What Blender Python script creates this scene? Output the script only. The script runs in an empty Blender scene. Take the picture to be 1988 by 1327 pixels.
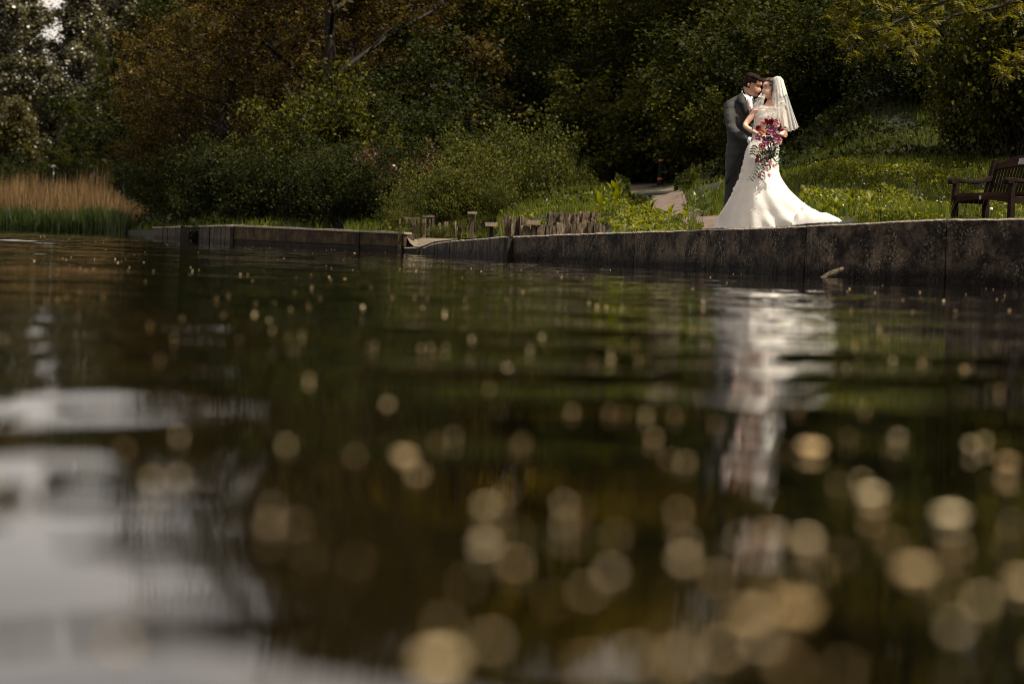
import bpy, bmesh, math, random
import numpy as np
from mathutils import Vector, Matrix, Euler, noise as mnoise

RD = random.Random(11)
RS = np.random.RandomState(11)
SC = bpy.context.scene
COL = SC.collection
PI = math.pi

# ------------------------------------------------------------------ camera, sky, sun, exposure
PW, PH = 1988.0, 1327.0
LENS = 85.0
F = LENS / 36.0 * PW
K = 0.946                      # metres per depth unit used in the tables below
CAMZ = 0.265
cam_d = bpy.data.cameras.new('camera'); cam = bpy.data.objects.new('camera', cam_d); COL.objects.link(cam)
cam_d.lens = LENS; cam_d.sensor_width = 36.0; cam_d.clip_start = 0.05; cam_d.clip_end = 6000
CROT = (Matrix.Rotation(PI/2 - math.atan(195.5/F), 3, 'X') @ Matrix.Rotation(math.radians(2.0), 3, 'Z'))
cam.rotation_euler = CROT.to_euler(); cam.location = (0, 0, CAMZ)
cam_d.dof.use_dof = True; cam_d.dof.focus_distance = 32.5; cam_d.dof.aperture_fstop = 2.2; cam_d.dof.aperture_blades = 9
SC.camera = cam

SUN_DIR = Vector((0.46, -0.26, 0.86)).normalized()      # towards the sun
world = bpy.data.worlds.new('World'); SC.world = world; world.use_nodes = True
wn = world.node_tree; wn.nodes.clear()
w_out = wn.nodes.new('ShaderNodeOutputWorld'); w_bg = wn.nodes.new('ShaderNodeBackground')
w_sky = wn.nodes.new('ShaderNodeTexSky'); w_sky.sky_type = 'NISHITA'; w_sky.sun_disc = False
w_sky.sun_elevation = math.asin(SUN_DIR.z); w_sky.sun_rotation = math.atan2(SUN_DIR.x, SUN_DIR.y)
w_sky.air_density = 1.0; w_sky.dust_density = 3.0; w_sky.ozone_density = 1.0
# broken thin cloud all over the sky: a pale veil laid over the blue
w_tc = wn.nodes.new('ShaderNodeTexCoord'); w_map = wn.nodes.new('ShaderNodeMapping'); w_map.inputs['Scale'].default_value = (1, 1, 3.0)
w_no = wn.nodes.new('ShaderNodeTexNoise'); w_no.inputs['Scale'].default_value = 2.6; w_no.inputs['Detail'].default_value = 6
w_ra = wn.nodes.new('ShaderNodeValToRGB'); w_ra.color_ramp.elements[0].position = 0.36; w_ra.color_ramp.elements[1].position = 0.62
w_ra.color_ramp.elements[0].color = (0.45, 0.45, 0.45, 1)
w_mix = wn.nodes.new('ShaderNodeMixRGB'); w_mix.inputs[2].default_value = (7.4, 6.5, 5.7, 1)
wn.links.new(w_tc.outputs['Generated'], w_map.inputs[0]); wn.links.new(w_map.outputs[0], w_no.inputs['Vector'])
wn.links.new(w_no.outputs['Fac'], w_ra.inputs[0]); wn.links.new(w_ra.outputs[0], w_mix.inputs[0])
wn.links.new(w_sky.outputs[0], w_mix.inputs[1]); wn.links.new(w_mix.outputs[0], w_bg.inputs[0])
w_bg.inputs[1].default_value = 0.085
wn.links.new(w_bg.outputs[0], w_out.inputs[0])
sun_d = bpy.data.lights.new('sun', 'SUN'); sun_o = bpy.data.objects.new('sun', sun_d); COL.objects.link(sun_o)
sun_d.energy = 5.0; sun_d.angle = math.radians(0.5); sun_d.color = (1.0, 0.90, 0.73)
sun_o.rotation_euler = SUN_DIR.to_track_quat('Z', 'Y').to_euler(); sun_o.location = (10, 10, 60)
SC.view_settings.view_transform = 'Standard'; SC.view_settings.look = 'None'
SC.view_settings.exposure = 0.75; SC.view_settings.gamma = 1.0; SC.view_settings.use_curve_mapping = False
SC.render.engine = 'CYCLES'
SC.cycles.use_denoising = True; SC.cycles.filter_width = 1.0
SC.cycles.max_bounces = 6; SC.cycles.diffuse_bounces = 2; SC.cycles.glossy_bounces = 3
SC.cycles.transmission_bounces = 3; SC.cycles.transparent_max_bounces = 12
SC.cycles.sample_clamp_indirect = 4.0; SC.cycles.caustics_reflective = False; SC.cycles.caustics_refractive = False

# ------------------------------------------------------------------ places: photograph -> world
_CT = CROT.transposed()
def at(px, py, Y):
    v = CROT @ Vector(((px-PW/2)/F, -(py-PH/2)/F, -1.0))
    t = Y*K / v.y
    return Vector((v.x*t, v.y*t, v.z*t + CAMZ))
def water_pt(px, py):
    v = CROT @ Vector(((px-PW/2)/F, -(py-PH/2)/F, -1.0))
    t = -CAMZ / v.z
    return Vector((v.x*t, v.y*t, 0.0))
def x_of(px, Y, z):
    q = px - PW/2
    c0 = _CT @ Vector((0.0, Y*K, z-CAMZ)); c1 = _CT @ Vector((1.0, 0.0, 0.0))
    return -(q*c0.z + F*c0.x) / (q*c1.z + F*c1.x)
def ppm(Y): return F/(Y*K)           # photo pixels per metre

# ------------------------------------------------------------------ objects
def link(o, parent=None):
    COL.objects.link(o)
    if parent is not None: o.parent = parent
    return o
def tag(o, label=None, cat=None, group=None, kind=None):
    if label: o['label'] = label
    if cat: o['category'] = cat
    if group: o['group'] = group
    if kind: o['kind'] = kind
    return o
def empty(name, loc, label, cat, group=None, rz=0.0):
    o = bpy.data.objects.new(name, None); o.empty_display_size = 0.2
    o.location = loc; o.rotation_euler = (0, 0, rz); link(o)
    return tag(o, label, cat, group)
class MB:
    """collects vertices and faces, then links them as ONE mesh object"""
    def __init__(s): s.v = []; s.f = []; s.m = []
    def add(s, vs, fs, mi=0):
        b = len(s.v); s.v.extend([tuple(p) for p in vs]); s.f.extend([tuple(b+i for i in f) for f in fs]); s.m.extend([mi]*len(fs)); return s
    def box(s, c, d, rz=0.0, rot=None, mi=0, jit=0.0):
        M = rot if rot is not None else Matrix.Rotation(rz, 3, 'Z')
        vs = []
        for sx in (-1, 1):
            for sy in (-1, 1):
                for sz in (-1, 1):
                    p = M @ Vector((sx*d[0]/2+RD.uniform(-jit, jit), sy*d[1]/2+RD.uniform(-jit, jit), sz*d[2]/2+RD.uniform(-jit, jit)))
                    vs.append(Vector(c)+p)
        return s.add(vs, [(0,1,3,2),(4,6,7,5),(0,4,5,1),(2,3,7,6),(0,2,6,4),(1,5,7,3)], mi)
    def tube(s, pts, rad, n=8, mi=0, cap=True, flat=1.0, wob=0.0):
        pts = [Vector(p) for p in pts]; N = len(pts)
        if not hasattr(rad, '__len__'): rad = [rad]*N
        rings = []; up = None
        for i in range(N):
            d = (pts[min(i+1, N-1)] - pts[max(i-1, 0)])
            if d.length < 1e-9: d = Vector((0, 0, 1))
            d.normalize()
            if up is None:
                up = Vector((0, 1, 0)) if abs(d.y) < 0.8 else Vector((1, 0, 0))
            a = d.cross(up).normalized(); b = a.cross(d).normalized(); up = b
            ring = []
            for k in range(n):
                t = 2*PI*k/n
                r = rad[i]*(1+wob*mnoise.noise(pts[i]*6+Vector((math.cos(t), math.sin(t), i*.7))*1.3)) if wob else rad[i]
                ring.append(pts[i] + a*math.cos(t)*r + b*math.sin(t)*r*flat)
            rings.append(ring)
        vs = [p for r in rings for p in r]; fs = []
        for i in range(N-1):
            for k in range(n):
                k2 = (k+1) % n
                fs.append((i*n+k, i*n+k2, (i+1)*n+k2, (i+1)*n+k))
        if cap: fs.append(tuple(range(n-1, -1, -1))); fs.append(tuple((N-1)*n+k for k in range(n)))
        return s.add(vs, fs, mi)
    def prism(s, poly, axis_a, axis_b, origin, thick_vec, mi=0):
        """flat outline in the (a,b) plane given a real thickness"""
        o = Vector(origin); a = Vector(axis_a); b = Vector(axis_b); t = Vector(thick_vec); n = len(poly)
        vs = [o + a*x + b*y for x, y in poly] + [o + a*x + b*y + t for x, y in poly]
        fs = [tuple(range(n-1, -1, -1)), tuple(range(n, 2*n))] + [(i, (i+1) % n, n+(i+1) % n, n+i) for i in range(n)]
        return s.add(vs, fs, mi)
    def build(s, name, mats, parent=None, smooth=False, bevel=0.0, subsurf=0):
        me = bpy.data.meshes.new(name); me.from_pydata(s.v, [], s.f)
        for m in (mats if isinstance(mats, (list, tuple)) else [mats]): me.materials.append(m)
        if any(s.m): me.polygons.foreach_set('material_index', s.m)
        bm = bmesh.new(); bm.from_mesh(me); bmesh.ops.recalc_face_normals(bm, faces=bm.faces); bm.to_mesh(me); bm.free()
        if smooth: me.polygons.foreach_set('use_smooth', [True]*len(me.polygons))
        me.update()
        o = bpy.data.objects.new(name, me); link(o, parent)
        if bevel:
            md = o.modifiers.new('bevel', 'BEVEL'); md.width = bevel; md.segments = 2; md.limit_method = 'ANGLE'
        if subsurf:
            md = o.modifiers.new('sub', 'SUBSURF'); md.levels = subsurf; md.render_levels = subsurf
        return o
def np_mesh(name, V, Fq, mat, parent=None, smooth=False):
    """fast mesh of equal faces (quads or tris) from numpy arrays"""
    me = bpy.data.meshes.new(name); k = Fq.shape[1]
    me.vertices.add(len(V)); me.vertices.foreach_set('co', V.astype(np.float32).ravel())
    me.loops.add(Fq.size); me.loops.foreach_set('vertex_index', Fq.astype(np.int32).ravel())
    me.polygons.add(len(Fq)); me.polygons.foreach_set('loop_start', np.arange(0, Fq.size, k, dtype=np.int32))
    try: me.polygons.foreach_set('loop_total', np.full(len(Fq), k, dtype=np.int32))
    except Exception: pass
    me.update(calc_edges=True); me.validate()
    for m in (mat if isinstance(mat, (list, tuple)) else [mat]): me.materials.append(m)
    if smooth: me.polygons.foreach_set('use_smooth', [True]*len(me.polygons))
    return me
def mesh_obj(name, me, parent=None):
    return link(bpy.data.objects.new(name, me), parent)
def copy_tree(o, parent=None):
    c = o.copy(); link(c, parent)
    for ch in list(o.children): copy_tree(ch, c)
    return c

# ------------------------------------------------------------------ materials
def new_mat(name):
    m = bpy.data.materials.new(name); m.use_nodes = True; nt = m.node_tree; nt.nodes.clear()
    out = nt.nodes.new('ShaderNodeOutputMaterial'); b = nt.nodes.new('ShaderNodeBsdfPrincipled')
    nt.links.new(b.outputs[0], out.inputs[0]); return m, nt, b, out
def ramp(nt, stops):
    r = nt.nodes.new('ShaderNodeValToRGB'); e = r.color_ramp.elements
    while len(e) > 1: e.remove(e[-1])
    e[0].position = stops[0][0]; e[0].color = (*stops[0][1], 1)
    for p, c in stops[1:]:
        x = e.new(p); x.color = (*c, 1)
    return r
def noise_tex(nt, scale, detail=4, rough=0.55, stretch=(1,1,1), coord='Object', dist=0.0):
    tc = nt.nodes.new('ShaderNodeTexCoord'); mp = nt.nodes.new('ShaderNodeMapping'); mp.inputs['Scale'].default_value = stretch
    n = nt.nodes.new('ShaderNodeTexNoise'); n.inputs['Scale'].default_value = scale; n.inputs['Detail'].default_value = detail
    n.inputs['Roughness'].default_value = rough; n.inputs['Distortion'].default_value = dist
    nt.links.new(tc.outputs[coord], mp.inputs[0]); nt.links.new(mp.outputs[0], n.inputs['Vector']); return n
def bump(nt, b, src, strength, dist=0.01):
    bp = nt.nodes.new('ShaderNodeBump'); bp.inputs['Strength'].default_value = strength; bp.inputs['Distance'].default_value = dist
    nt.links.new(src, bp.inputs['Height']); nt.links.new(bp.outputs[0], b.inputs['Normal']); return bp
def surf(name, stops, scale=8, rough=0.8, detail=5, stretch=(1,1,1), bmp=0.4, bdist=0.01, spec=0.3, bscale=None, metallic=0.0):
    m, nt, b, out = new_mat(name)
    n = noise_tex(nt, scale, detail, 0.6, stretch); r = ramp(nt, stops)
    nt.links.new(n.outputs['Fac'], r.inputs[0]); nt.links.new(r.outputs[0], b.inputs['Base Color'])
    b.inputs['Roughness'].default_value = rough; b.inputs['Specular IOR Level'].default_value = spec; b.inputs['Metallic'].default_value = metallic
    if bmp:
        n2 = noise_tex(nt, bscale or scale*3, 4, 0.6, stretch); bump(nt, b, n2.outputs['Fac'], bmp, bdist)
    return m
def vary(m, lo=.6, hi=1.35):
    nt = m.node_tree; b = next(n for n in nt.nodes if n.type == 'BSDF_PRINCIPLED'); src = b.inputs['Base Color'].links[0].from_socket
    oi = nt.nodes.new('ShaderNodeObjectInfo'); mr = nt.nodes.new('ShaderNodeMapRange'); mr.inputs[3].default_value = lo; mr.inputs[4].default_value = hi
    sc = nt.nodes.new('ShaderNodeVectorMath'); sc.operation = 'SCALE'; nt.links.new(oi.outputs['Random'], mr.inputs[0]); nt.links.new(src, sc.inputs[0]); nt.links.new(mr.outputs[0], sc.inputs['Scale']); nt.links.new(sc.outputs[0], b.inputs['Base Color']); return m
def leaf_mat(name, cols, transl=0.35, rough=0.42, spec=0.5, tcol=None):
    """cols: dark, mid, light base colours spread leaf by leaf"""
    m, nt, b, out = new_mat(name)
    g = nt.nodes.new('ShaderNodeNewGeometry'); oi = nt.nodes.new('ShaderNodeObjectInfo')
    ad = nt.nodes.new('ShaderNodeMath'); ad.operation = 'MULTIPLY_ADD'; ad.inputs[1].default_value = 0.82; 
    mu = nt.nodes.new('ShaderNodeMath'); mu.operation = 'MULTIPLY'; mu.inputs[1].default_value = 0.18
    nt.links.new(oi.outputs['Random'], mu.inputs[0]); nt.links.new(g.outputs['Random Per Island'], ad.inputs[0]); nt.links.new(mu.outputs[0], ad.inputs[2])
    r = ramp(nt, [(0.0, cols[0]), (0.55, cols[1]), (1.0, cols[2])]); nt.links.new(ad.outputs[0], r.inputs[0])
    nt.links.new(r.outputs[0], b.inputs['Base Color']); b.inputs['Roughness'].default_value = rough; b.inputs['Specular IOR Level'].default_value = spec
    t = nt.nodes.new('ShaderNodeBsdfTranslucent'); mx = nt.nodes.new('ShaderNodeMixShader'); mx.inputs[0].default_value = transl
    tm = nt.nodes.new('ShaderNodeMixRGB'); tm.blend_type = 'MULTIPLY'; tm.inputs[0].default_value = 1.0
    tm.inputs[2].default_value = (*(tcol or (2.2, 2.1, 0.9)), 1)
    nt.links.new(r.outputs[0], tm.inputs[1]); nt.links.new(tm.outputs[0], t.inputs[0])
    nt.links.new(b.outputs[0], mx.inputs[1]); nt.links.new(t.outputs[0], mx.inputs[2]); nt.links.new(mx.outputs[0], out.inputs[0])
    return m
M = {}
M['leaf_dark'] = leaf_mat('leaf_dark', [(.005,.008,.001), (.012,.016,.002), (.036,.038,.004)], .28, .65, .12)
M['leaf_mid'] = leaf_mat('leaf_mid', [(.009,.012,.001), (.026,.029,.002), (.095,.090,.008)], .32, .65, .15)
M['leaf_copper'] = leaf_mat('leaf_copper', [(.015,.010,.002), (.033,.024,.004), (.105,.082,.012)], .32, .65, .15, tcol=(2.2,1.8,.7))
M['leaf_poplar'] = leaf_mat('leaf_poplar', [(.020,.020,.007), (.045,.042,.018), (.34,.31,.20)], .25, .35, .9)
M['leaf_willow'] = leaf_mat('leaf_willow', [(.020,.020,.004), (.045,.040,.007), (.085,.070,.012)], .3)
M['leaf_gold'] = leaf_mat('leaf_gold', [(.032,.033,.003), (.075,.070,.006), (.18,.15,.018)], .38, .55, .3)
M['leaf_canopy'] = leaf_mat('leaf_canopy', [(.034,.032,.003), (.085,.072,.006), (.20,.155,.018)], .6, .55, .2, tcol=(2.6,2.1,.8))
M['leaf_red'] = leaf_mat('leaf_red', [(.025,.011,.005), (.05,.022,.008), (.08,.04,.015)], .3, tcol=(2.0,1.4,.8))
M['leaf_bramble'] = leaf_mat('leaf_bramble', [(.013,.019,.005), (.032,.037,.004), (.105,.100,.014)], .3, .65, .15)
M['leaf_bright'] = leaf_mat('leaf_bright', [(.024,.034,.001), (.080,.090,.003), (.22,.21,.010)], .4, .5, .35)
M['leaf_pale'] = leaf_mat('leaf_pale', [(.04,.06,.02), (.08,.105,.045), (.15,.18,.09)], .25)
M['grass'] = leaf_mat('grass', [(.020,.033,.002), (.054,.072,.004), (.13,.145,.009)], .4, .6, .25)
M['reed_tan'] = leaf_mat('reed_tan', [(.045,.027,.010), (.14,.082,.032), (.34,.22,.095)], .2, .6, .3, tcol=(1.3,1.2,1.0))
M['reed_green'] = leaf_mat('reed_green', [(.008,.016,.002), (.020,.034,.004), (.055,.075,.010)], .35)
M['bark'] = surf('bark', [(.3,(.012,.009,.007)), (.6,(.035,.027,.02)), (.8,(.07,.06,.05))], 14, .9, stretch=(1,1,.25), bmp=.6)
M['bark_pale'] = surf('bark_pale', [(.3,(.007,.005,.003)), (.6,(.018,.012,.008)), (.8,(.05,.034,.022))], 14, .8, stretch=(1,1,.25), bmp=.5)
M['soil'] = surf('soil', [(.3,(.008,.009,.004)), (.6,(.018,.020,.008)), (.8,(.03,.026,.012))], 3, .95, bmp=.6, bdist=.05)
M['path'] = surf('path', [(.3,(.065,.046,.035)), (.55,(.115,.084,.064)), (.8,(.18,.135,.105))], 7, .9, bmp=.5, bscale=60)
M['gravel'] = surf('gravel', [(.35,(.06,.047,.032)), (.5,(.13,.10,.07)), (.65,(.22,.18,.13))], 30, .9, bmp=.8, bscale=45)
M['white_petal'] = surf('white_petal', [(.3,(.7,.68,.6)), (.8,(.8,.79,.72))], 20, .6, bmp=0)
M['black_metal'] = surf('black_metal', [(.3,(.006,.006,.007)), (.8,(.014,.014,.015))], 12, .6, bmp=.1, spec=.12)
M['orange_band'] = surf('orange_band', [(.3,(.35,.10,.03)), (.8,(.55,.18,.06))], 12, .4, bmp=0)
M['lamp_white'] = surf('lamp_white', [(.3,(.35,.35,.32)), (.8,(.45,.45,.42))], 6, .4, bmp=0)
M['grey_metal'] = surf('grey_metal', [(.3,(.10,.12,.11)), (.8,(.2,.22,.21))], 6, .5, bmp=.1)
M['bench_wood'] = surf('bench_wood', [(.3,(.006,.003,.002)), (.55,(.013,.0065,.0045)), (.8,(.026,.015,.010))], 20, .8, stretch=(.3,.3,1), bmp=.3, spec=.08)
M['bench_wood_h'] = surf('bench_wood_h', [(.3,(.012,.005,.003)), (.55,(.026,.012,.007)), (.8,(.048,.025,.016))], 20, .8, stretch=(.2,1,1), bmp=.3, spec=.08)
M['plaque'] = surf('plaque', [(.3,(.25,.24,.24)), (.8,(.4,.39,.39))], 30, .35, bmp=.1, metallic=.3, spec=.5)
M['plaque_line'] = surf('plaque_line', [(.3,(.06,.055,.055)), (.8,(.1,.1,.1))], 30, .5, bmp=0)
M['pale_wood'] = surf('pale_wood', [(.3,(.17,.12,.08)), (.8,(.34,.26,.18))], 30, .8, stretch=(6,6,.4), bmp=.4)
M['slate'] = surf('slate', [(.35,(.030,.021,.013)), (.5,(.095,.068,.042)), (.68,(.22,.165,.105))], 12, .85, stretch=(2.5,2.5,.7), bmp=.8, bdist=.015)
M['fence_wood'] = surf('fence_wood', [(.3,(.04,.03,.022)), (.8,(.17,.125,.09))], 20, .9, stretch=(3,3,.3), bmp=.5)

def stained(name, base, stain, pale, wet=0.12, sc=1.0, lichen=.62):
    """weathered concrete or timber: broad stains, vertical run marks, pale lichen, dark wet foot"""
    m, nt, b, out = new_mat(name)
    n1 = noise_tex(nt, 2.6*sc, 9, .72); n2 = noise_tex(nt, 9*sc, 6, .7, (1,1,.13)); n3 = noise_tex(nt, 26*sc, 4, .7)
    r1 = ramp(nt, [(.44, stain), (.58, base)]); nt.links.new(n1.outputs['Fac'], r1.inputs[0])
    r2 = ramp(nt, [(.42, (.25,.25,.25)), (.62, (1.35,1.3,1.25))]); nt.links.new(n2.outputs['Fac'], r2.inputs[0])
    mu = nt.nodes.new('ShaderNodeMixRGB'); mu.blend_type = 'MULTIPLY'; mu.inputs[0].default_value = .5
    nt.links.new(r1.outputs[0], mu.inputs[1]); nt.links.new(r2.outputs[0], mu.inputs[2])
    r3 = ramp(nt, [(lichen, (0,0,0)), (lichen+.07, (1,1,1))]); nt.links.new(n3.outputs['Fac'], r3.inputs[0])
    n4 = noise_tex(nt, 2.3*sc, 4, .6); r4 = ramp(nt, [(.45, (0,0,0)), (.65, (1,1,1))]); nt.links.new(n4.outputs['Fac'], r4.inputs[0])
    m34 = nt.nodes.new('ShaderNodeMixRGB'); m34.blend_type = 'MULTIPLY'; m34.inputs[0].default_value = 1
    nt.links.new(r3.outputs[0], m34.inputs[1]); nt.links.new(r4.outputs[0], m34.inputs[2])
    mp = nt.nodes.new('ShaderNodeMixRGB'); mp.inputs[2].default_value = (*pale, 1)
    nt.links.new(m34.outputs[0], mp.inputs[0]); nt.links.new(mu.outputs[0], mp.inputs[1])
    g = nt.nodes.new('ShaderNodeNewGeometry'); sx = nt.nodes.new('ShaderNodeSeparateXYZ'); nt.links.new(g.outputs['Position'], sx.inputs[0])
    ad = nt.nodes.new('ShaderNodeMath'); ad.operation = 'MULTIPLY_ADD'; ad.inputs[1].default_value = -.18; nt.links.new(n1.outputs['Fac'], ad.inputs[0]); nt.links.new(sx.outputs['Z'], ad.inputs[2])
    rw = nt.nodes.new('ShaderNodeMapRange'); rw.inputs[1].default_value = -.05; rw.inputs[2].default_value = wet-.03; rw.inputs[3].default_value = .22; rw.inputs[4].default_value = 1
    nt.links.new(ad.outputs[0], rw.inputs[0])
    mw = nt.nodes.new('ShaderNodeMixRGB'); mw.blend_type = 'MULTIPLY'; mw.inputs[0].default_value = 1
    nt.links.new(mp.outputs[0], mw.inputs[1]); nt.links.new(rw.outputs[0], mw.inputs[2])
    nt.links.new(mw.outputs[0], b.inputs['Base Color']); b.inputs['Roughness'].default_value = .85; b.inputs['Specular IOR Level'].default_value = .25
    bump(nt, b, n3.outputs['Fac'], 1.0, .04)
    return m
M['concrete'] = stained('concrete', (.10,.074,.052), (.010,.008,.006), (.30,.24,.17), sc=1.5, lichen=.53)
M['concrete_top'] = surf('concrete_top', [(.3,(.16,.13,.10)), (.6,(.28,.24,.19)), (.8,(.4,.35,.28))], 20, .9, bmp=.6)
M['jetty_wood'] = stained('jetty_wood', (.085,.058,.026), (.028,.019,.009), (.2,.17,.12), .08, 1.3, .66)
M['plank_wood'] = stained('plank_wood', (.10,.075,.048), (.035,.026,.016), (.22,.19,.15), .08, 2.0, .66)
M['pile'] = surf('pile', [(.3,(.006,.005,.004)), (.8,(.022,.018,.014))], 14, .9, bmp=.5)
M['coping'] = surf('coping', [(.3,(.15,.125,.09)), (.7,(.38,.33,.25))], 16, .8, bmp=.6)

for k_ in ('slate', 'plank_wood', 'fence_wood', 'coping', 'concrete'): vary(M[k_], *((.75, 1.25) if k_ == 'concrete' else (.55, 1.45)))
# water: its slopes are given directly, so that far ripples keep their strength
def water_mat():
    m, nt, b, out = new_mat('water')
    b.inputs['Base Color'].default_value = (.0016, .0012, .0006, 1); b.inputs['Roughness'].default_value = .02
    b.inputs['IOR'].default_value = 1.333
    geo = nt.nodes.new('ShaderNodeNewGeometry')
    acc = None
    def vm(op, a, bb=None, sc=None):
        n = nt.nodes.new('ShaderNodeVectorMath'); n.operation = op
        nt.links.new(a, n.inputs[0])
        if bb is not None:
            if isinstance(bb, tuple): n.inputs[1].default_value = bb
            else: nt.links.new(bb, n.inputs[1])
        if sc is not None: n.inputs['Scale'].default_value = sc
        return n.outputs[0]
    for (stretch, scale, det, amp) in WAVES:
        mp = nt.nodes.new('ShaderNodeMapping'); mp.inputs['Scale'].default_value = stretch; mp.inputs['Rotation'].default_value = (0, 0, .25)
        n = nt.nodes.new('ShaderNodeTexNoise'); n.inputs['Scale'].default_value = scale; n.inputs['Detail'].default_value = det; n.inputs['Roughness'].default_value = .5
        nt.links.new(geo.outputs['Position'], mp.inputs[0]); nt.links.new(mp.outputs[0], n.inputs['Vector'])
        v = vm('SCALE', vm('SUBTRACT', n.outputs['Color'], (.5, .5, .5)), None, amp)
        acc = v if acc is None else vm('ADD', acc, v)
    # calm and ruffled patches
    pn = nt.nodes.new('ShaderNodeTexNoise'); pn.inputs['Scale'].default_value = .22; pn.inputs['Detail'].default_value = 3
    mp = nt.nodes.new('ShaderNodeMapping'); mp.inputs['Scale'].default_value = (.6, 1, 1); nt.links.new(geo.outputs['Position'], mp.inputs[0]); nt.links.new(mp.outputs[0], pn.inputs['Vector'])
    mr = nt.nodes.new('ShaderNodeMapRange'); mr.inputs[1].default_value = .35; mr.inputs[2].default_value = .65; mr.inputs[3].default_value = .5; mr.inputs[4].default_value = 1.5
    nt.links.new(pn.outputs['Fac'], mr.inputs[0])
    sc = nt.nodes.new('ShaderNodeVectorMath'); sc.operation = 'SCALE'; nt.links.new(acc, sc.inputs[0]); nt.links.new(mr.outputs[0], sc.inputs['Scale'])
    flat = vm('MULTIPLY', sc.outputs[0], (1, 1, 0)); up = vm('ADD', flat, geo.outputs['Normal']); nn = vm('NORMALIZE', up)
    nt.links.new(nn, b.inputs['Normal'])
    return m
WAVES = [((1, 1, 1), 26.0, 1, .014), ((1, 1, 1), 9.0, 1, .012)]
M['water'] = water_mat()

# ------------------------------------------------------------------ the lie of the land
SHORE_PX = [(2700,20.5,.80),(2400,22.5,.76),(1988,25.3,.668),(1840,25.9,.645),(1700,26.6,.594),(1600,27.3,.558),(1500,28.4,.52),(1400,29.9,.497),
            (1300,31.4,.462),(1200,33.0,.425),(1100,34.6,.385),(985,36.5,.331)]
def horizon(px): return 468.0 + (px-994)*math.tan(math.radians(2))
WALL = []
for px, Y, zt in SHORE_PX: WALL.append(Vector((x_of(px, Y, .0), Y*K, zt)))
WALL.reverse()                                      # left to right
def sp(px, Y, z): return Vector((x_of(px, Y, 0), Y*K, z))
RAMP = [sp(817, 42.9, .10), sp(842, 41.6, .19), sp(900, 39.4, .265), sp(985, 36.5, .331)]
SHORE = [Vector((-900, 150, .35)), Vector((-120, 112, .3)), sp(-250, 106, .2), sp(0, 104, .2), sp(200, 101, .2), sp(275, 92, .2), sp(300, 70, .25), sp(450, 50.5, .33), sp(785, 44.6, .30), sp(800, 44.4, .09),
         sp(815, 43.3, .09)] + RAMP[1:3] + WALL + [Vector((40, 6, .9)), Vector((900, -40, 2))]
_sx = np.array([p.x for p in SHORE]); _sy = np.array([p.y for p in SHORE]); _sz = np.array([p.z for p in SHORE])
def shore_y(x): return np.interp(x, _sx, _sy)
def shore_z(x): return np.interp(x, _sx, _sz)
CTRL_PX = [(1281,363,60),(1281,362,63),(1200,364,62.5),(1345,367,63),(1230,372,56),(1130,368,60),(1340,372,60),(1400,368,56),(1320,412,40),(1250,386,50),(1400,437,31.5),(1180,420,41),(1060,413,40.5),(1330,395,46),(1290,374,55),(1345,385,52),(1390,365,50),(1000,400,46),(1050,378,52),
           (800,466,46.0),(860,466,46.0),(900,465,44.5),(930,461,41.5),(860,440,51),(930,425,50),(1370,425,37),(1400,345,42),(1560,340,38),(1560,415,31.5),(1700,318,39),(1700,402,31.5),(1640,422,29.5),
           (1840,330,41),(1900,345,39.5),(1700,150,50),(1700,0,58),(1900,150,50),(1500,180,54),(1400,210,64),(1400,50,67),(1250,300,66),(1250,180,72),(1100,280,68),(1100,80,80),
           (950,300,68),(850,330,66),(850,100,84),(750,400,60)]
CTRL = [tuple(at(*c)) for c in CTRL_PX]
CTRL += [(x_of(px, Y, z), Y*K, z) for px, Y, z in [(1847,35.4,.645),(1960,34.2,.635),(2050,33,.64),(1900,36.4,.69),(1990,36.2,.71),(1800,30,.64),(1950,29,.63),(1950,32,.62),(2300,30,.9),(2300,50,3.4),(600,52,.4),(600,70,.9),(450,60,.5),
         (350,80,.7),(300,110,.8),(100,112,.8),(100,140,1.1),(-200,120,1),(600,110,2.5),(300,170,1.6),(900,130,6),(1400,100,7),(1900,80,7.5),(2500,80,8),(800,190,6),(0,260,2),(1500,250,7)]]
CT = np.array(CTRL)
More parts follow.
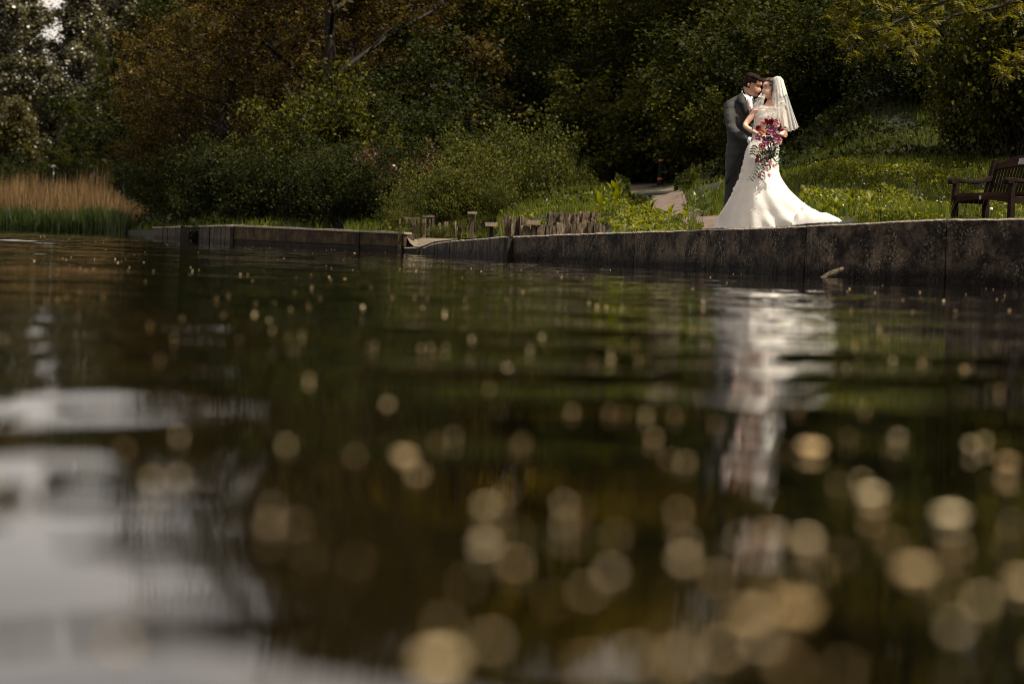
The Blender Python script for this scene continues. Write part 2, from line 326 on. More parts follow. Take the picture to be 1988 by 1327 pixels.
def ground(x, y):
    x = np.atleast_1d(np.asarray(x, float)); y = np.atleast_1d(np.asarray(y, float))
    z = np.zeros_like(x)
    for s in range(0, len(x), 20000):
        xs = x[s:s+20000, None]; ys = y[s:s+20000, None]
        dx = CT[None,:,0]-xs; dy = CT[None,:,1]-ys; e2 = (.9+.014*np.maximum(ys-25, 0))**2
        w = ((dx**2+(dy*.6)**2)+e2)**-2.2; w = w/w.sum(1, keepdims=True)
        zc = CT[None,:,2]; mz = (w*zc).sum(1); mx = (w*dx).sum(1); my = (w*dy).sum(1)
        sxx = (w*dx*dx).sum(1)-mx*mx+.6; syy = (w*dy*dy).sum(1)-my*my+.6; sxy = (w*dx*dy).sum(1)-mx*my
        szx = (w*dx*zc).sum(1)-mx*mz; szy = (w*dy*zc).sum(1)-my*mz; det = sxx*syy-sxy*sxy
        gx_ = (szx*syy-szy*sxy)/det; gy_ = (szy*sxx-szx*sxy)/det
        z[s:s+20000] = np.clip(mz-np.clip(gx_, -.5, .5)*mx-np.clip(gy_, -.5, .5)*my, .1, 14)
    v = y - shore_y(x); sz = shore_z(x)-.012
    t = np.clip((v-.9)/(3.0+.03*np.maximum(y-30,0)), 0, 1); t = t*t*(3-2*t)
    z = sz*(1-t) + z*t
    pxx = x/np.maximum(y,1)*F+PW/2; m_ = np.clip((pxx-935)/20, 0, 1)*np.clip((1190-pxx)/25, 0, 1)*np.clip((39.4-y/K)/.5, 0, 1)
    z = z*(1-m_) + (sz+.012)*m_
    m_ = np.clip((pxx-778)/12, 0, 1)*np.clip((960-pxx)/14, 0, 1)*np.clip((47.2-y/K)/.7, 0, 1); q_ = np.clip((v-.25)/2.2, 0, 1)
    return z*(1-m_) + (sz*(1-q_)+.232*q_+.01)*m_
def gz(x, y): return float(ground(x, y)[0])
def on_ground(px, Y):
    z = .5
    for _ in range(4):
        X = x_of(px, Y, z); z = gz(X, Y*K)
    return Vector((X, Y*K, z))
xs = np.unique(np.concatenate([np.linspace(-900,-60,15), np.linspace(-60,-14,40), np.linspace(-14,11,170), np.linspace(11,60,30), np.linspace(60,900,12), _sx[(_sx>-60)&(_sx<60)]]))
vs_ = np.concatenate([np.linspace(0,1,6)[:-1], np.linspace(1,14,52), np.geomspace(14.4,80,60), np.geomspace(90,2500,18)])
GX, GV = np.meshgrid(xs, vs_, indexing='ij'); GY = shore_y(GX)+GV+.12; GZ = ground(GX.ravel(), GY.ravel()).reshape(GX.shape)
GZ += np.clip((GV-8)/10, 0, 1)*.08*np.sin(GX*2.1+GY*1.3)*np.sin(GY*1.7-GX*.6)
nx, ny = GX.shape; idx = np.arange(nx*ny).reshape(nx, ny)
V = np.stack([GX.ravel(), GY.ravel(), GZ.ravel()], 1)
Q = np.stack([idx[:-1,:-1].ravel(), idx[1:,:-1].ravel(), idx[1:,1:].ravel(), idx[:-1,1:].ravel()], 1)
# earth face down to the bed along the shore
base = V[idx[:,0]].copy(); base[:,2] = -1.2; nb = len(V); V = np.concatenate([V, base])
Q = np.concatenate([Q, np.stack([nb+np.arange(nx-1), nb+np.arange(1,nx), idx[1:,0], idx[:-1,0]], 1)])
tag(mesh_obj('ground', np_mesh('ground', V, Q, M['soil'], smooth=True)), kind='structure')
# water sheet and lake bed
def make_water():
    ys = [1.0]
    while ys[-1] < 108: ys.append(ys[-1]+max(.012, .0024*ys[-1]))
    ys = np.array(ys); nc = 200; u = np.linspace(-.27, .27, nc); X = ys[:,None]*u[None,:]; Y = np.repeat(ys[:,None], nc, 1)
    rs = np.random.RandomState(4); Z = np.zeros_like(X); lam = np.geomspace(.16, 2.4, 46)
    res = .0024*ys[:,None]*2.2
    for l in lam:
        th = rs.normal(.5, .75)+PI/2; k = 2*PI/l; ph = rs.uniform(0, 2*PI); a = WAVE_SLOPE/k*rs.uniform(.6,1.4)*(1.0 if l < 1.2 else .6)
        att = np.clip((l-res)/(res+.02), 0, 1)
        Z += att*a*np.sin(k*(X*math.cos(th)+Y*math.sin(th))+ph+1.1*np.sin(X*.9+ph)+.9*np.sin(Y*.55+2*ph))
    patchy = .75+.45*np.sin(X*.8+Y*.23+1)*np.sin(Y*.31-X*.4)+.25*np.sin(Y*1.3+X*.5)
    patchy = patchy*(1+4.0*np.clip((-X-2.5-.06*Y)/3, 0, 1)*np.exp(-((Y-36)/9)**2))
    patchy = patchy*(1+.35*np.exp(-(Y/3.2)**2))
    Z *= patchy
    ev = np.minimum(np.minimum(np.arange(nc), nc-1-np.arange(nc))/3, 1)[None,:]*np.minimum(np.minimum(np.arange(len(ys)), len(ys)-1-np.arange(len(ys)))/3, 1)[:,None]
    Z = Z*ev - .02*(1-ev)
    V = np.stack([X.ravel(), Y.ravel(), Z.ravel()], 1); id_ = np.arange(X.size).reshape(X.shape)
    Q = np.stack([id_[:-1,:-1].ravel(), id_[:-1,1:].ravel(), id_[1:,1:].ravel(), id_[1:,:-1].ravel()], 1); nb = len(V)
    V = np.concatenate([V, [(-900,-60,-.02),(900,-60,-.02),(900,900,-.02),(-900,900,-.02)]]); Q = np.concatenate([Q, [[nb, nb+1, nb+2, nb+3]]])
    return tag(mesh_obj('water', np_mesh('water', V, Q, M['water'], smooth=True)), kind='structure')
WAVE_SLOPE = .0038
make_water()
# path from the quay up to the bollard; slipway
def ribbon(name, left, right, mat, lift=.045, n=90, pl=None):
    """left/right: lists of (px, Y) edge points laid on the ground"""
    def res(L):
        L = np.array(L, float); t = np.linspace(0, 1, len(L)); tt = np.linspace(0, 1, n)
        return np.stack([np.interp(tt, t, L[:,0]), np.interp(tt, t, L[:,1])], 1)
    A = res(left); B = res(right); m = 17; pts = []
    for i in range(n):
        a = on_ground(*A[i]); b = on_ground(*B[i])
        for j in range(m):
            q = a.lerp(b, j/(m-1)); q.z = gz(q.x, q.y)+lift*min(1, .35+.012*max(0, q.y-27)); pts.append(tuple(q))
    V = np.array(pts); id_ = np.arange(n*m).reshape(n, m)
    Q = np.stack([id_[:-1,:-1].ravel(), id_[:-1,1:].ravel(), id_[1:,1:].ravel(), id_[1:,:-1].ravel()], 1)
    return tag(mesh_obj(name, np_mesh(name, V, Q, mat, smooth=True)), kind='structure')
ribbon('path', [(1365,30.75),(1345,32),(1300,36),(1255,42),(1215,48),(1185,54),(1130,61),(1080,66)], [(1600,28.8),(1520,31),(1415,34),(1342,39),(1314,44),(1304,50),(1342,59),(1380,64)], M['path'])
ribbon('slipway', [(788,44.8),(787,45.6),(786,46.6)], [(950,38.3),(930,41.0),(890,46.3)], M['gravel'])
M['glint'] = leaf_mat('glint', [(.06,.035,.012), (.40,.26,.10), (.95,.76,.45)], 0.0, .35, .6)  # warm pale tones painted to imitate sun glints on the water
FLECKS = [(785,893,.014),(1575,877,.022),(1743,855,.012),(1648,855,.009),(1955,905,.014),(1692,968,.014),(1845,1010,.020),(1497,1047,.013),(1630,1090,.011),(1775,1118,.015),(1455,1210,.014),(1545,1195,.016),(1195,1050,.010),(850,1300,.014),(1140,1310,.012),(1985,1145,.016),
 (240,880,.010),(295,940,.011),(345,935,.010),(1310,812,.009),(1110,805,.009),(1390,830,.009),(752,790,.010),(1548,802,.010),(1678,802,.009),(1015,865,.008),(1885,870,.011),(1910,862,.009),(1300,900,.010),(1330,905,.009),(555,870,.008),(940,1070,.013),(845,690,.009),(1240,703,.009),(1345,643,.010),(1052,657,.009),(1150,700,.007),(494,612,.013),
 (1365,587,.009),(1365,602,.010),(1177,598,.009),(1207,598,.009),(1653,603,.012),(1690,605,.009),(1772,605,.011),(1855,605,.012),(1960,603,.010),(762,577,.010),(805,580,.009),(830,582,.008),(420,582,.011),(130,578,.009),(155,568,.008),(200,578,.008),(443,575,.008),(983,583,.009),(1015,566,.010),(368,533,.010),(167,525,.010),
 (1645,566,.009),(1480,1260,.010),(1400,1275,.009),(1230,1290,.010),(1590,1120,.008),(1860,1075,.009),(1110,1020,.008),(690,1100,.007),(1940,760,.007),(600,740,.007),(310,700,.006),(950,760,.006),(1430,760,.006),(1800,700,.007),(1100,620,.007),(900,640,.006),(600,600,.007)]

# ------------------------------------------------------------------ quay wall, ramp wall, jetty
def wall_section(name, a, b, mat, parent, thick=.34, foot=-.5, rough=.012, top=None, step=.05, seed=0.0):
    """a,b: world points (z = top) of the water face; displaced face, ragged top edge, real thickness"""
    d = (b-a); L = Vector((d.x, d.y, 0)).length; n = max(2, int(L/step)); u = Vector((d.x, d.y, 0)).normalized(); nrm = Vector((u.y, -u.x, 0))
    hs = 11; V = []; Fq = []; Mi = []
    for i in range(n+1):
        t = i/n; p = a.lerp(b, t); zt = p.z + .010*mnoise.noise(Vector((p.x*5, p.y*5, seed))) + .006*mnoise.noise(Vector((p.x*21, p.y*21, seed)))
        for j in range(hs):
            z = foot + (zt-foot)*(j/(hs-1))**.7
            if j == hs-2: z = zt-.013
            off = rough*(mnoise.noise(Vector((p.x*3, p.y*3, z*4+seed)))+.6*mnoise.noise(Vector((p.x*13, p.y*13, z*15))))
            if j == hs-1: off -= .012
            V.append((p.x+nrm.x*off, p.y+nrm.y*off, z))
        for w in (.35, 1.0):
            q = p - nrm*thick*w; V.append((q.x, q.y, zt+.004*mnoise.noise(q*7)))
        q = p - nrm*thick; V.append((q.x, q.y, foot))
    m = hs+3
    for i in range(n):
        for j in range(m-1): Fq.append((i*m+j, (i+1)*m+j, (i+1)*m+j+1, i*m+j+1)); Mi.append(1 if j in (hs-2, hs-1, hs) else 0)
    mb = MB(); mb.add(V, Fq); mb.m = Mi
    mb.add([V[j] for j in range(m)], [tuple(range(m))]); mb.add([V[n*m+j] for j in range(m)], [tuple(range(m-1, -1, -1))])
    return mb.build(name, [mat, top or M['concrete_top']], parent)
def cut(a, b, t0, t1): return a.lerp(b, t0), a.lerp(b, t1)
def along(poly, px0, px1):
    """sub-polyline of the wall between two photo columns"""
    def cross(px):
        pts = []
        for a, b in zip(poly[:-1], poly[1:]):
            for k in range(50):
                q = a.lerp(b, k/50); c = _CT @ (Vector((q.x, q.y, 0))-Vector((0,0,CAMZ))); pts.append((abs(F*c.x/-c.z+PW/2-px), q))
        return min(pts, key=lambda t: t[0])[1]
    p0, p1 = cross(px0), cross(px1)
    mid = [p for p in poly if p0.x < p.x < p1.x]
    return [p0]+mid+[p1]
qw = empty('quay_wall', WALL[0].copy().to_3d(), 'long dark stained concrete quay wall along the water under the couple', 'wall')
qw.location = (0, 0, 0)
joints = [992, 1228, 1366, 1560, 1832, 2400]
for k in range(5):
    seg = along(WALL, joints[k], joints[k+1])
    mb_objs = []
    # one section = a run of cast concrete between two recessed joints
    n = len(seg); tot = [0]
    pts = seg
    # resample to one smooth face
    def sample(t):
        L = [0]
        for a, b in zip(pts[:-1], pts[1:]): L.append(L[-1]+(b-a).length)
        s = t*L[-1]
        for i in range(len(pts)-1):
            if s <= L[i+1]+1e-9: return pts[i].lerp(pts[i+1], (s-L[i])/max(1e-9, L[i+1]-L[i]))
        return pts[-1]
    Lt = sum((b-a).length for a, b in zip(pts[:-1], pts[1:]))
    N = int(Lt/.04); g = .008/Lt; V = []; FQ = []; MI = []; hs = 15
    for i in range(N+1):
        t = g + (1-2*g)*i/N; p = sample(t); q = sample(min(1, t+.01)); q0 = sample(max(0, t-.01)); u = Vector((q.x-q0.x, q.y-q0.y, 0)).normalized(); nr = Vector((u.y, -u.x, 0))
        zt = p.z + .009*mnoise.noise(Vector((p.x*4, p.y*4, k))) + .007*mnoise.noise(Vector((p.x*23, p.y*23, k)))
        edge = min(1, min(i, N-i)/2)
        for j in range(hs):
            z = -.5 + (zt+.5)*(j/(hs-1))**.6
            if j == hs-2: z = zt-.013
            off = .016*mnoise.noise(Vector((p.x*2.5, p.y*2.5, z*3+k))) + .009*mnoise.noise(Vector((p.x*12, p.y*12, z*14))) + .006*mnoise.noise(Vector((p.x*37, p.y*37, z*40))) - .012*(1-edge)
            if z < .05: off -= .02*mnoise.noise(Vector((p.x*2, p.y*2, 9)))+.01
            if j == hs-1: off -= .014
            V.append((p.x+nr.x*off, p.y+nr.y*off, z))
        for w in (.12, .36):
            r = p - nr*w; V.append((r.x, r.y, zt+.004*mnoise.noise(r*7)))
        r = p - nr*.36; V.append((r.x, r.y, -.5))
    m = hs+3
    for i in range(N):
        for j in range(m-1): FQ.append((i*m+j, (i+1)*m+j, (i+1)*m+j+1, i*m+j+1)); MI.append(1 if j in (hs-2, hs-1, hs) else 0)
    mb = MB(); mb.add(V, FQ); mb.m = MI
    mb.add(V[:m], [tuple(range(m))]); mb.add(V[N*m:N*m+m], [tuple(range(m-1, -1, -1))])
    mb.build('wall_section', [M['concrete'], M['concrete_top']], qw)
# end pile of the quay wall
mb = MB(); p = sp(987, 36.35, 0); mb.box((p.x, p.y, -.1), (.09, .12, .80), rz=-.9, jit=.005); mb.build('post', M['pile'], qw)
# broken stone leaning at the foot of the wall
p = sp(1612, 26.7, 0)
mb = MB(); mb.tube([Vector((p.x-.12, p.y-.08, -.03)), Vector((p.x+.0, p.y-.06, .045)), Vector((p.x+.13, p.y-.02, .10))], [.028, .034, .02], 7, wob=.3)
tag(mb.build('stone', M['slate']), 'thin broken stone leaning against the foot of the quay wall below the bride', 'stone')

rw = empty('ramp_wall', (0, 0, 0), 'low sloping concrete edge wall beside the slipway, left of the quay wall', 'wall')
wall_section('wall_section', RAMP[0]+Vector((.02,0,0)), RAMP[1], M['concrete'], rw, .25, seed=3)
a, b = RAMP[1], sp(871, 40.5, .235); wall_section('wall_section', a+Vector((.012,0,0)), b, M['concrete'], rw, .25, seed=4)
wall_section('wall_section', b+Vector((.012,0,0)), RAMP[3]-Vector((.03,-.06,0)), M['concrete'], rw, .25, seed=5)
mb = MB(); p = sp(813.5, 43.5, 0); mb.box((p.x, p.y, -.1), (.075, .075, .42), jit=.004); mb.build('post', M['pile'], rw)
wall_section('low_kerb', sp(784, 44.5, .095), sp(810, 43.8, .098), M['concrete'], rw, .2, seed=6)

# timber jetty
jt = empty('timber_jetty', (0, 0, 0), 'long low weathered timber jetty at the left end of the quay', 'jetty')
JA, JB, JC = sp(452, 50.2, 0), sp(785, 44.5, 0), sp(297, 69, 0)
def ztop(px, py, Y): return at(px, py, Y).z
zA, zB, zC = ztop(452, 436, 50.2), ztop(785, 450.5, 44.5), ztop(297, 440.5, 69)
def board(a, b, z0a, z1a, z0b, z1b, thick, name, mat, parent, inset=0.0, grain=.004):
    u = Vector((b.x-a.x, b.y-a.y, 0)).normalized(); n = Vector((u.y, -u.x, 0)); a = a-n*inset; b = b-n*inset; V = []; N = 14
    for i in range(N+1):
        t = i/N; p = a.lerp(b, t); w0 = z0a+(z0b-z0a)*t; w1 = z1a+(z1b-z1a)*t+grain*mnoise.noise(p*3)
        for (z, o) in ((w0, 0), (w1, 0), (w1, thick), (w0, thick)):
            q = p - n*(o-grain*mnoise.noise(Vector((p.x*4, p.y*4, z*9)))); V.append((q.x, q.y, z))
    Fq = []
    for i in range(N):
        for j in range(4): Fq.append((i*4+j, i*4+(j+1) % 4, (i+1)*4+(j+1) % 4, (i+1)*4+j))
    Fq += [(3,2,1,0), (N*4, N*4+1, N*4+2, N*4+3)]
    mb = MB(); mb.add(V, Fq); return mb.build(name, mat, parent)
JP = JA.lerp(JB, .755); zP = zA+(zB-zA)*.755
for a, b, za, zb in ((JA, JP, zA, zP), (JP, JB, zP, zB)):
    u = (b-a).normalized()*.03; a2 = a+u; b2 = b-u
    board(a2, b2, .105, za-.035, .10, zb-.035, .06, 'board', M['jetty_wood'], jt)
    board(a2, b2, -.25, .096, -.25, .091, .06, 'board', M['jetty_wood'], jt, .012)
    board(a, b, za-.033, za, zb-.033, zb, .16, 'coping_board', M['coping'], jt, -.02)
for q, z in ((JA, zA), (JP, zP)):
    mb = MB(); mb.box((q.x, q.y+.02, (z-.04-.5)/2), (.085, .10, z-.04+.5), rz=-.6, jit=.004); mb.build('post', M['pile'], jt)
mb = MB(); mb.box((JB.x-.0, JB.y+.62, (zB-.02-.4)/2), (.07, 1.15, zB-.01+.4), rz=-.15); mb.build('end_board', M['jetty_wood'], jt)
# vertical planks of the far half
NPL = 26; gaps = []
for i in range(NPL):
    t0 = i/NPL; t1 = (i+1)/NPL - .004; a = JC.lerp(JA, t0); b = JC.lerp(JA, t1); za = zC+(zA-zC)*t0
    if .52 < t0 < .64: continue
    z = za-.03+RD.uniform(-.015, .012)
    board(a, b, -.3, z, -.3, z, .05, 'plank', M['plank_wood'], jt, RD.uniform(-.012, .012), .002)
Kp = JC.lerp(JA, .585); mb = MB(); mb.box((Kp.x, Kp.y-.05, .02), (.22, .9, zC+.32), rz=-.33, jit=.01); mb.build('pile', M['pile'], jt)
for (t0, t1) in ((0, .50), (.66, 1)):
    N = 7
    for i in range(N):
        s0 = t0+(t1-t0)*i/N; s1 = t0+(t1-t0)*(i+1)/N-.003; a = JC.lerp(JA, s0); b = JC.lerp(JA, s1); za = zC+(zA-zC)*s0+RD.uniform(-.008, .008); zb = zC+(zA-zC)*s1
        board(a, b, za-.028, za, zb-.028, zb, .16, 'coping_board', M['coping'], jt, -.03)
mb = MB()
dk = [JC+Vector((.1,.12,0)), JA+Vector((.1,.12,0)), JB+Vector((-.05,.1,0)), JB+Vector((.0,1.1,0)), JA+Vector((.1,1.3,0)), JC+Vector((.1,1.3,0))]
zz = [zC, zA, zB, zB, zA, zC]
mb.add([(p.x, p.y, z-.04) for p, z in zip(dk, zz)], [(0,1,4,5), (1,2,3,4)]); mb.build('deck', M['plank_wood'], jt)

# ------------------------------------------------------------------ upright slate wall with timber blocks
sw = empty('slate_wall', (0, 0, 0), 'broken tiered wall of upright brown slates behind the quay edge', 'wall')
def slate(px0, px1, pyt, pyb, Y, dep=.16, tilt=0.0):
    a = at(px0, pyb, Y); b = at(px1, pyb, Y); zt = at(px0, pyt, Y).z; zb = a.z; w = (b.x-a.x)
    mb = MB(); n = 3; c = (a+b)/2; V = []
    prof = [(-.5,0),(-.5,.55),(-.49,.96),(-.2,1.0),(.2,.98),(.49,.95),(.5,.5),(.5,0)]
    poly = [((x+RD.uniform(-.07,.07))*w*.97+tilt*z*(zt-zb), (z*(zt-zb)+(RD.uniform(-.02,.02) if z > .3 else 0))) for x, z in prof]
    mb.prism(poly, (1,0,0), (0,0,1), (c.x, c.y-dep/2+RD.uniform(-.05,.05), zb), (RD.uniform(-.03,.03), dep, RD.uniform(-.03,.0)))
    return mb.build('slate', M['slate'], sw)
def row(px0, px1, pyt0, pyt1, pyb, Y, w=8, dep=.18):
    x = px0
    while x < px1-2:
        ww = RD.uniform(w*.8, w*2.0); t = (x-px0)/(px1-px0); x1 = min(px1, x+ww)
        slate(x, x1-RD.uniform(.1,.6), pyt0+(pyt1-pyt0)*t+RD.uniform(-1.8, 1.8), pyb, Y+RD.uniform(-.12, .12), dep, RD.uniform(-.06, .06)); x = x1
for a_, b_, z_, Y_ in ((976,1050,455,38.45),(1062,1160,430,38.9),(1040,1172,455,38.1)):
    p0_ = at(a_, z_, Y_); p1_ = at(b_, z_-18, Y_); mb = MB(); mb.box(((p0_.x+p1_.x)/2, p0_.y+.12, (p0_.z+p1_.z)/2-.03), (p1_.x-p0_.x, .14, p1_.z-p0_.z), jit=.01); mb.build('dark_backing', M['pile'], sw)  # dark backing fill behind the slates
row(973, 1012, 420, 419, 458, 38.2, 6, .35)
row(1012, 1030, 422, 428, 458, 38.3, 9, .3)
row(1012, 1060, 437, 436, 460, 37.6, 9, .22)
row(1060, 1094, 436, 431, 458, 37.7, 8, .22)
row(1064, 1102, 412, 415, 440, 38.6, 7, .3)
row(1102, 1146, 412, 409, 440, 38.7, 6, .3)
row(1094, 1150, 432, 430, 456, 37.8, 8, .22)
row(1146, 1166, 411, 420, 441, 38.9, 10, .4)
row(1130, 1176, 430, 434, 455, 37.9, 9, .3)
for (px0, px1, pyt, pyb, Y, lab) in ((1023,1049,428,436,37.4,'pale sawn timber block bridging the slates of the slate wall'),(942,966,432,439,40.4,'pale sawn timber block left of the slate wall, on a dark post'),(908,926,411,415,41.5,'small worn timber cap on a thin post among the brambles')):
    a = at(px0, pyb, Y); b = at(px1, pyt, Y); mb = MB(); mb.box(((a.x+b.x)/2, a.y+.1, (a.z+b.z)/2), (b.x-a.x, .22, b.z-a.z), jit=.004)
    o = mb.build('timber_block', M['pale_wood'])
    if px0 == 1023: tag(o, lab, 'timber block')
    else:
        r = empty('stump_seat', ((a.x+b.x)/2, a.y+.1, 0), lab, 'timber post'); o.parent = r; o.location = (-(a.x+b.x)/2, -(a.y+.1), 0); o.name = 'seat_top'
        mp = MB(); g = gz(r.location.x, r.location.y); mp.box((0, 0, (g-.1+a.z)/2-.003), (.06, .07, a.z-g+.1)); mp.build('post', M['pile'] if px0 == 942 else M['fence_wood'], r)

# ------------------------------------------------------------------ old paling fence in the brambles
fn = empty('paling_fence', (0, 0, 0), 'old broken timber paling fence half lost in brambles behind the slipway', 'fence')
for px, pyt, w in [(775,425,2.5),(788,424,2.5),(803,424,8),(812,424,3),(822,424,5),(825.5,423,1.5),(833,425,3),(839,424,5),(853,432,4),(865,430,8),(884,430,2),(886.5,440,2),(898,432,6),(906,438,3),(922,416,2.5)]:
    Y = 46.5; b = on_ground(px, Y); zt = at(px, pyt, Y).z; ww = w/ppm(Y)
    mb = MB(); mb.box((b.x, b.y, (zt+b.z-.1)/2), (ww, .04, zt-b.z+.1), rot=Matrix.Rotation(RD.uniform(-.05,.05), 3, 'Y'), jit=.004); mb.build('paling', M['fence_wood'] if w > 2.2 else M['pale_wood'], fn)
for px0, px1, py in ((786, 815, 424), (820, 843, 420)):
    a = at(px0, py, 46.4); b = at(px1, py-1, 46.4); mb = MB(); mb.box((a+b)/2, ((b-a).length, .06, .035), jit=.004); mb.build('rail', M['fence_wood'], fn)

# ------------------------------------------------------------------ bollard
def lathe(prof, n=20):
    mb = MB(); V = []; Fq = []
    for r, z in prof:
        for k in range(n): V.append((r*math.cos(2*PI*k/n), r*math.sin(2*PI*k/n), z))
    for i in range(len(prof)-1):
        for k in range(n): Fq.append((i*n+k, i*n+(k+1) % n, (i+1)*n+(k+1) % n, (i+1)*n+k))
    Fq.append(tuple(range(n-1, -1, -1))); Fq.append(tuple((len(prof)-1)*n+k for k in range(n)))
    mb.add(V, Fq); return mb
b = on_ground(1281, 60.3); H = 66/ppm(60.3)
bo = empty('bollard', b, 'black bollard with two orange bands at the top of the path', 'bollard')
r = 5.0/ppm(60.3)
lathe([(r*1.35,0),(r*1.35,.12*H),(r*1.05,.16*H),(r,.2*H),(r*.92,.9*H),(r*1.02,.92*H),(r*1.02,.95*H),(r*.7,.985*H),(r*.35,H)]).build('body', M['black_metal'], bo, True)
for z in (.20, .74):
    lathe([(r*1.07,z*H),(r*1.09,z*H+.004),(r*1.09,(z+.05)*H),(r*1.06,(z+.05)*H+.004)]).build('band', M['orange_band'], bo, True)

# ------------------------------------------------------------------ lamps
def hill_base(px, Y): return on_ground(px, Y)
b = hill_base(102, 116); zt = at(102, 323, 116).z - b.z
lp = empty('lamp_post', b, 'slim grey lamp post with white flat head behind the reeds', 'street lamp')
mb = MB(); mb.tube([(0,0,0),(0,0,zt*.3),(0,0,zt-.1)], [.06,.045,.035], 8); mb.build('pole', M['grey_metal'], lp, True)
lathe([(.03,zt-.10),(.05,zt-.08),(.13,zt-.03),(.13,zt),(.08,zt+.04),(.02,zt+.06)], 16).build('lamp_head', M['lamp_white'], lp, True)
def lantern(px, pyt, Y, lab):
    b = hill_base(px, Y); h = at(px, pyt, Y).z - b.z
    e = empty('lantern_post', b, lab, 'street lamp')
    mb = MB(); mb.tube([(0,0,0),(0,0,.5),(0,0,.55),(0,0,h-.75)], [.09,.08,.05,.04], 10); mb.build('pole', M['black_metal'], e, True)
    mb = MB(); mb.tube([(-.22,0,h-.95),(.22,0,h-.95)], .018, 6); mb.build('ladder_bar', M['black_metal'], e)
    lathe([(.07,h-.72),(.10,h-.68),(.20,h-.25),(.24,h-.24),(.20,h-.18),(.06,h-.04),(.03,h)], 6).build('lantern', M['black_metal'], e)
    return e
lantern(180, 334, 114, 'dark lantern post standing behind the reeds near the thin trunk')
lantern(868, 150, 66, 'black old style lantern post almost lost in dark leaves above the brambles')
b = hill_base(239, 113); mb = MB(); mb.tube([b, Vector((b.x, b.y, at(239,322,113).z))], [.05,.035], 6); tag(mb.build('pole', M['grey_metal']), 'thin bare grey pole behind the right end of the reeds', 'pole')

# ------------------------------------------------------------------ bench
BY = 35.4; bl = on_ground(1847, BY); PHI = math.radians(60)
bn = empty('park_bench', bl, 'dark wooden park bench with arched back, plaque and scroll arms on the grass', 'bench', None, -(PI/2-PHI))
bn.rotation_euler = (0, 0, -PHI)
BW, BD = 1.22, .56
def bpart(name, mat=None, bev=.006): return lambda mb: mb.build(name, mat or M['bench_wood'], bn, False, bev)
# local x: along the width (left leg to right leg), local y: towards the back
for x in (.035, BW-.035):
    mb = MB(); mb.prism([(-.02,-.02),(.06,-.02),(.055,.40),(.045,.47),(.07,.58),(.0,.58),(-.02,.47),(-.025,.40)], (0,1,0), (0,0,1), (x-.035,0,0), (.07,0,0)); mb.build('leg', M['bench_wood'], bn, False, .006)
    mb = MB(); mb.prism([(BD-.03,-.02),(BD+.05,-.02),(BD+.05,.38),(BD+.20,.93),(BD+.17,.96),(BD+.12,.94),(BD-.03,.42)], (0,1,0), (0,0,1), (x-.035,0,0), (.07,0,0)); mb.build('leg', M['bench_wood'], bn, False, .006)
    mb = MB(); top = [(-.10,.60),(-.095,.635),(-.06,.658),(.02,.66),(.15,.645),(.30,.635),(.42,.645),(.52,.68),(BD+.09,.72)]; bot = [(BD+.07,.64),(.50,.605),(.38,.588),(.20,.59),(.04,.60),(-.02,.585),(-.05,.565),(-.085,.57)]
    mb.prism(top+bot, (0,1,0), (0,0,1), (x-.05,0,0), (.10,0,0)); mb.build('armrest', M['bench_wood'], bn, False, .012)
    mb = MB(); mb.box((x, BD/2+.02, .09), (.04, BD-.08, .06)); mb.build('foot_rail', M['bench_wood'], bn, False, .004)
    mb = MB(); mb.box((x, BD/2+.02, .36), (.045, BD-.08, .09)); mb.build('side_rail', M['bench_wood'], bn, False, .004)
# front rail, arched underneath
n = 14; poly = [(0, .43)]+[(BW-.15, .43)]+[((BW-.15)*(1-i/n), .325+.035*math.sin(PI*i/n)) for i in range(n+1)]
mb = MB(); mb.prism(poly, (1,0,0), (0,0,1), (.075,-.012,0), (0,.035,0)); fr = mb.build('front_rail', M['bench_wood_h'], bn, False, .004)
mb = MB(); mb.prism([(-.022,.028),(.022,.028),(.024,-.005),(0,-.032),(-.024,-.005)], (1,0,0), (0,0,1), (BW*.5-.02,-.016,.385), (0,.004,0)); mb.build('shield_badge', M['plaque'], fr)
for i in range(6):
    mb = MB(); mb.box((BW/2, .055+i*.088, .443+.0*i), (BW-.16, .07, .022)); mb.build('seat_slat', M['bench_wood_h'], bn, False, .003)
def back_y(z): return BD+.0+(z-.42)*.29
# arched top rail
poly = []
for i in range(n+1):
    t = i/n; poly.append((t*(BW-.15), .90+.10*(math.sin(PI*t)**1.5)))
for i in range(n+1):
    t = 1-i/n; poly.append((t*(BW-.15), .80+.05*math.sin(PI*t)))
ax = Vector((0, .29, 1)).normalized()
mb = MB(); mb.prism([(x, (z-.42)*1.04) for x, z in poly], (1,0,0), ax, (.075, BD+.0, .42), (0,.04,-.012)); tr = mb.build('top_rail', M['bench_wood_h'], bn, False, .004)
mb = MB(); mb.prism([(-.075,-.045),(.075,-.045),(.075,.045),(-.075,.045)], (1,0,0), ax, (BW*.5, back_y(.925)-.012, .915), (0,.006,-.002)); pq = mb.build('plaque', M['plaque'], tr)
mb = MB()
for k in range(5): mb.prism([(-.06+.008*(k%2),-.004),(.06-.01*(k%2),-.004),(.06-.01*(k%2),.004),(-.06+.008*(k%2),.004)], (1,0,0), ax, (BW*.5, back_y(.925)-.015+.0045*(k-2)+.0, .915+(k-2)*.0155), (0,.004,0))
mb.build('engraved_line', M['plaque_line'], tr)
NS = 17
for i in range(NS):
    x = .10+(BW-.20)*i/(NS-1); t = (x-.075)/(BW-.15); zt = .81+.05*math.sin(PI*t); mb = MB()
    mb.prism([(-.017,.03),(.017,.03),(.017,(zt-.42)*1.04),(-.017,(zt-.42)*1.04)], (1,0,0), ax, (x, BD+.012, .42), (0,.018,-.005)); mb.build('back_slat', M['bench_wood'], bn, False, .003)
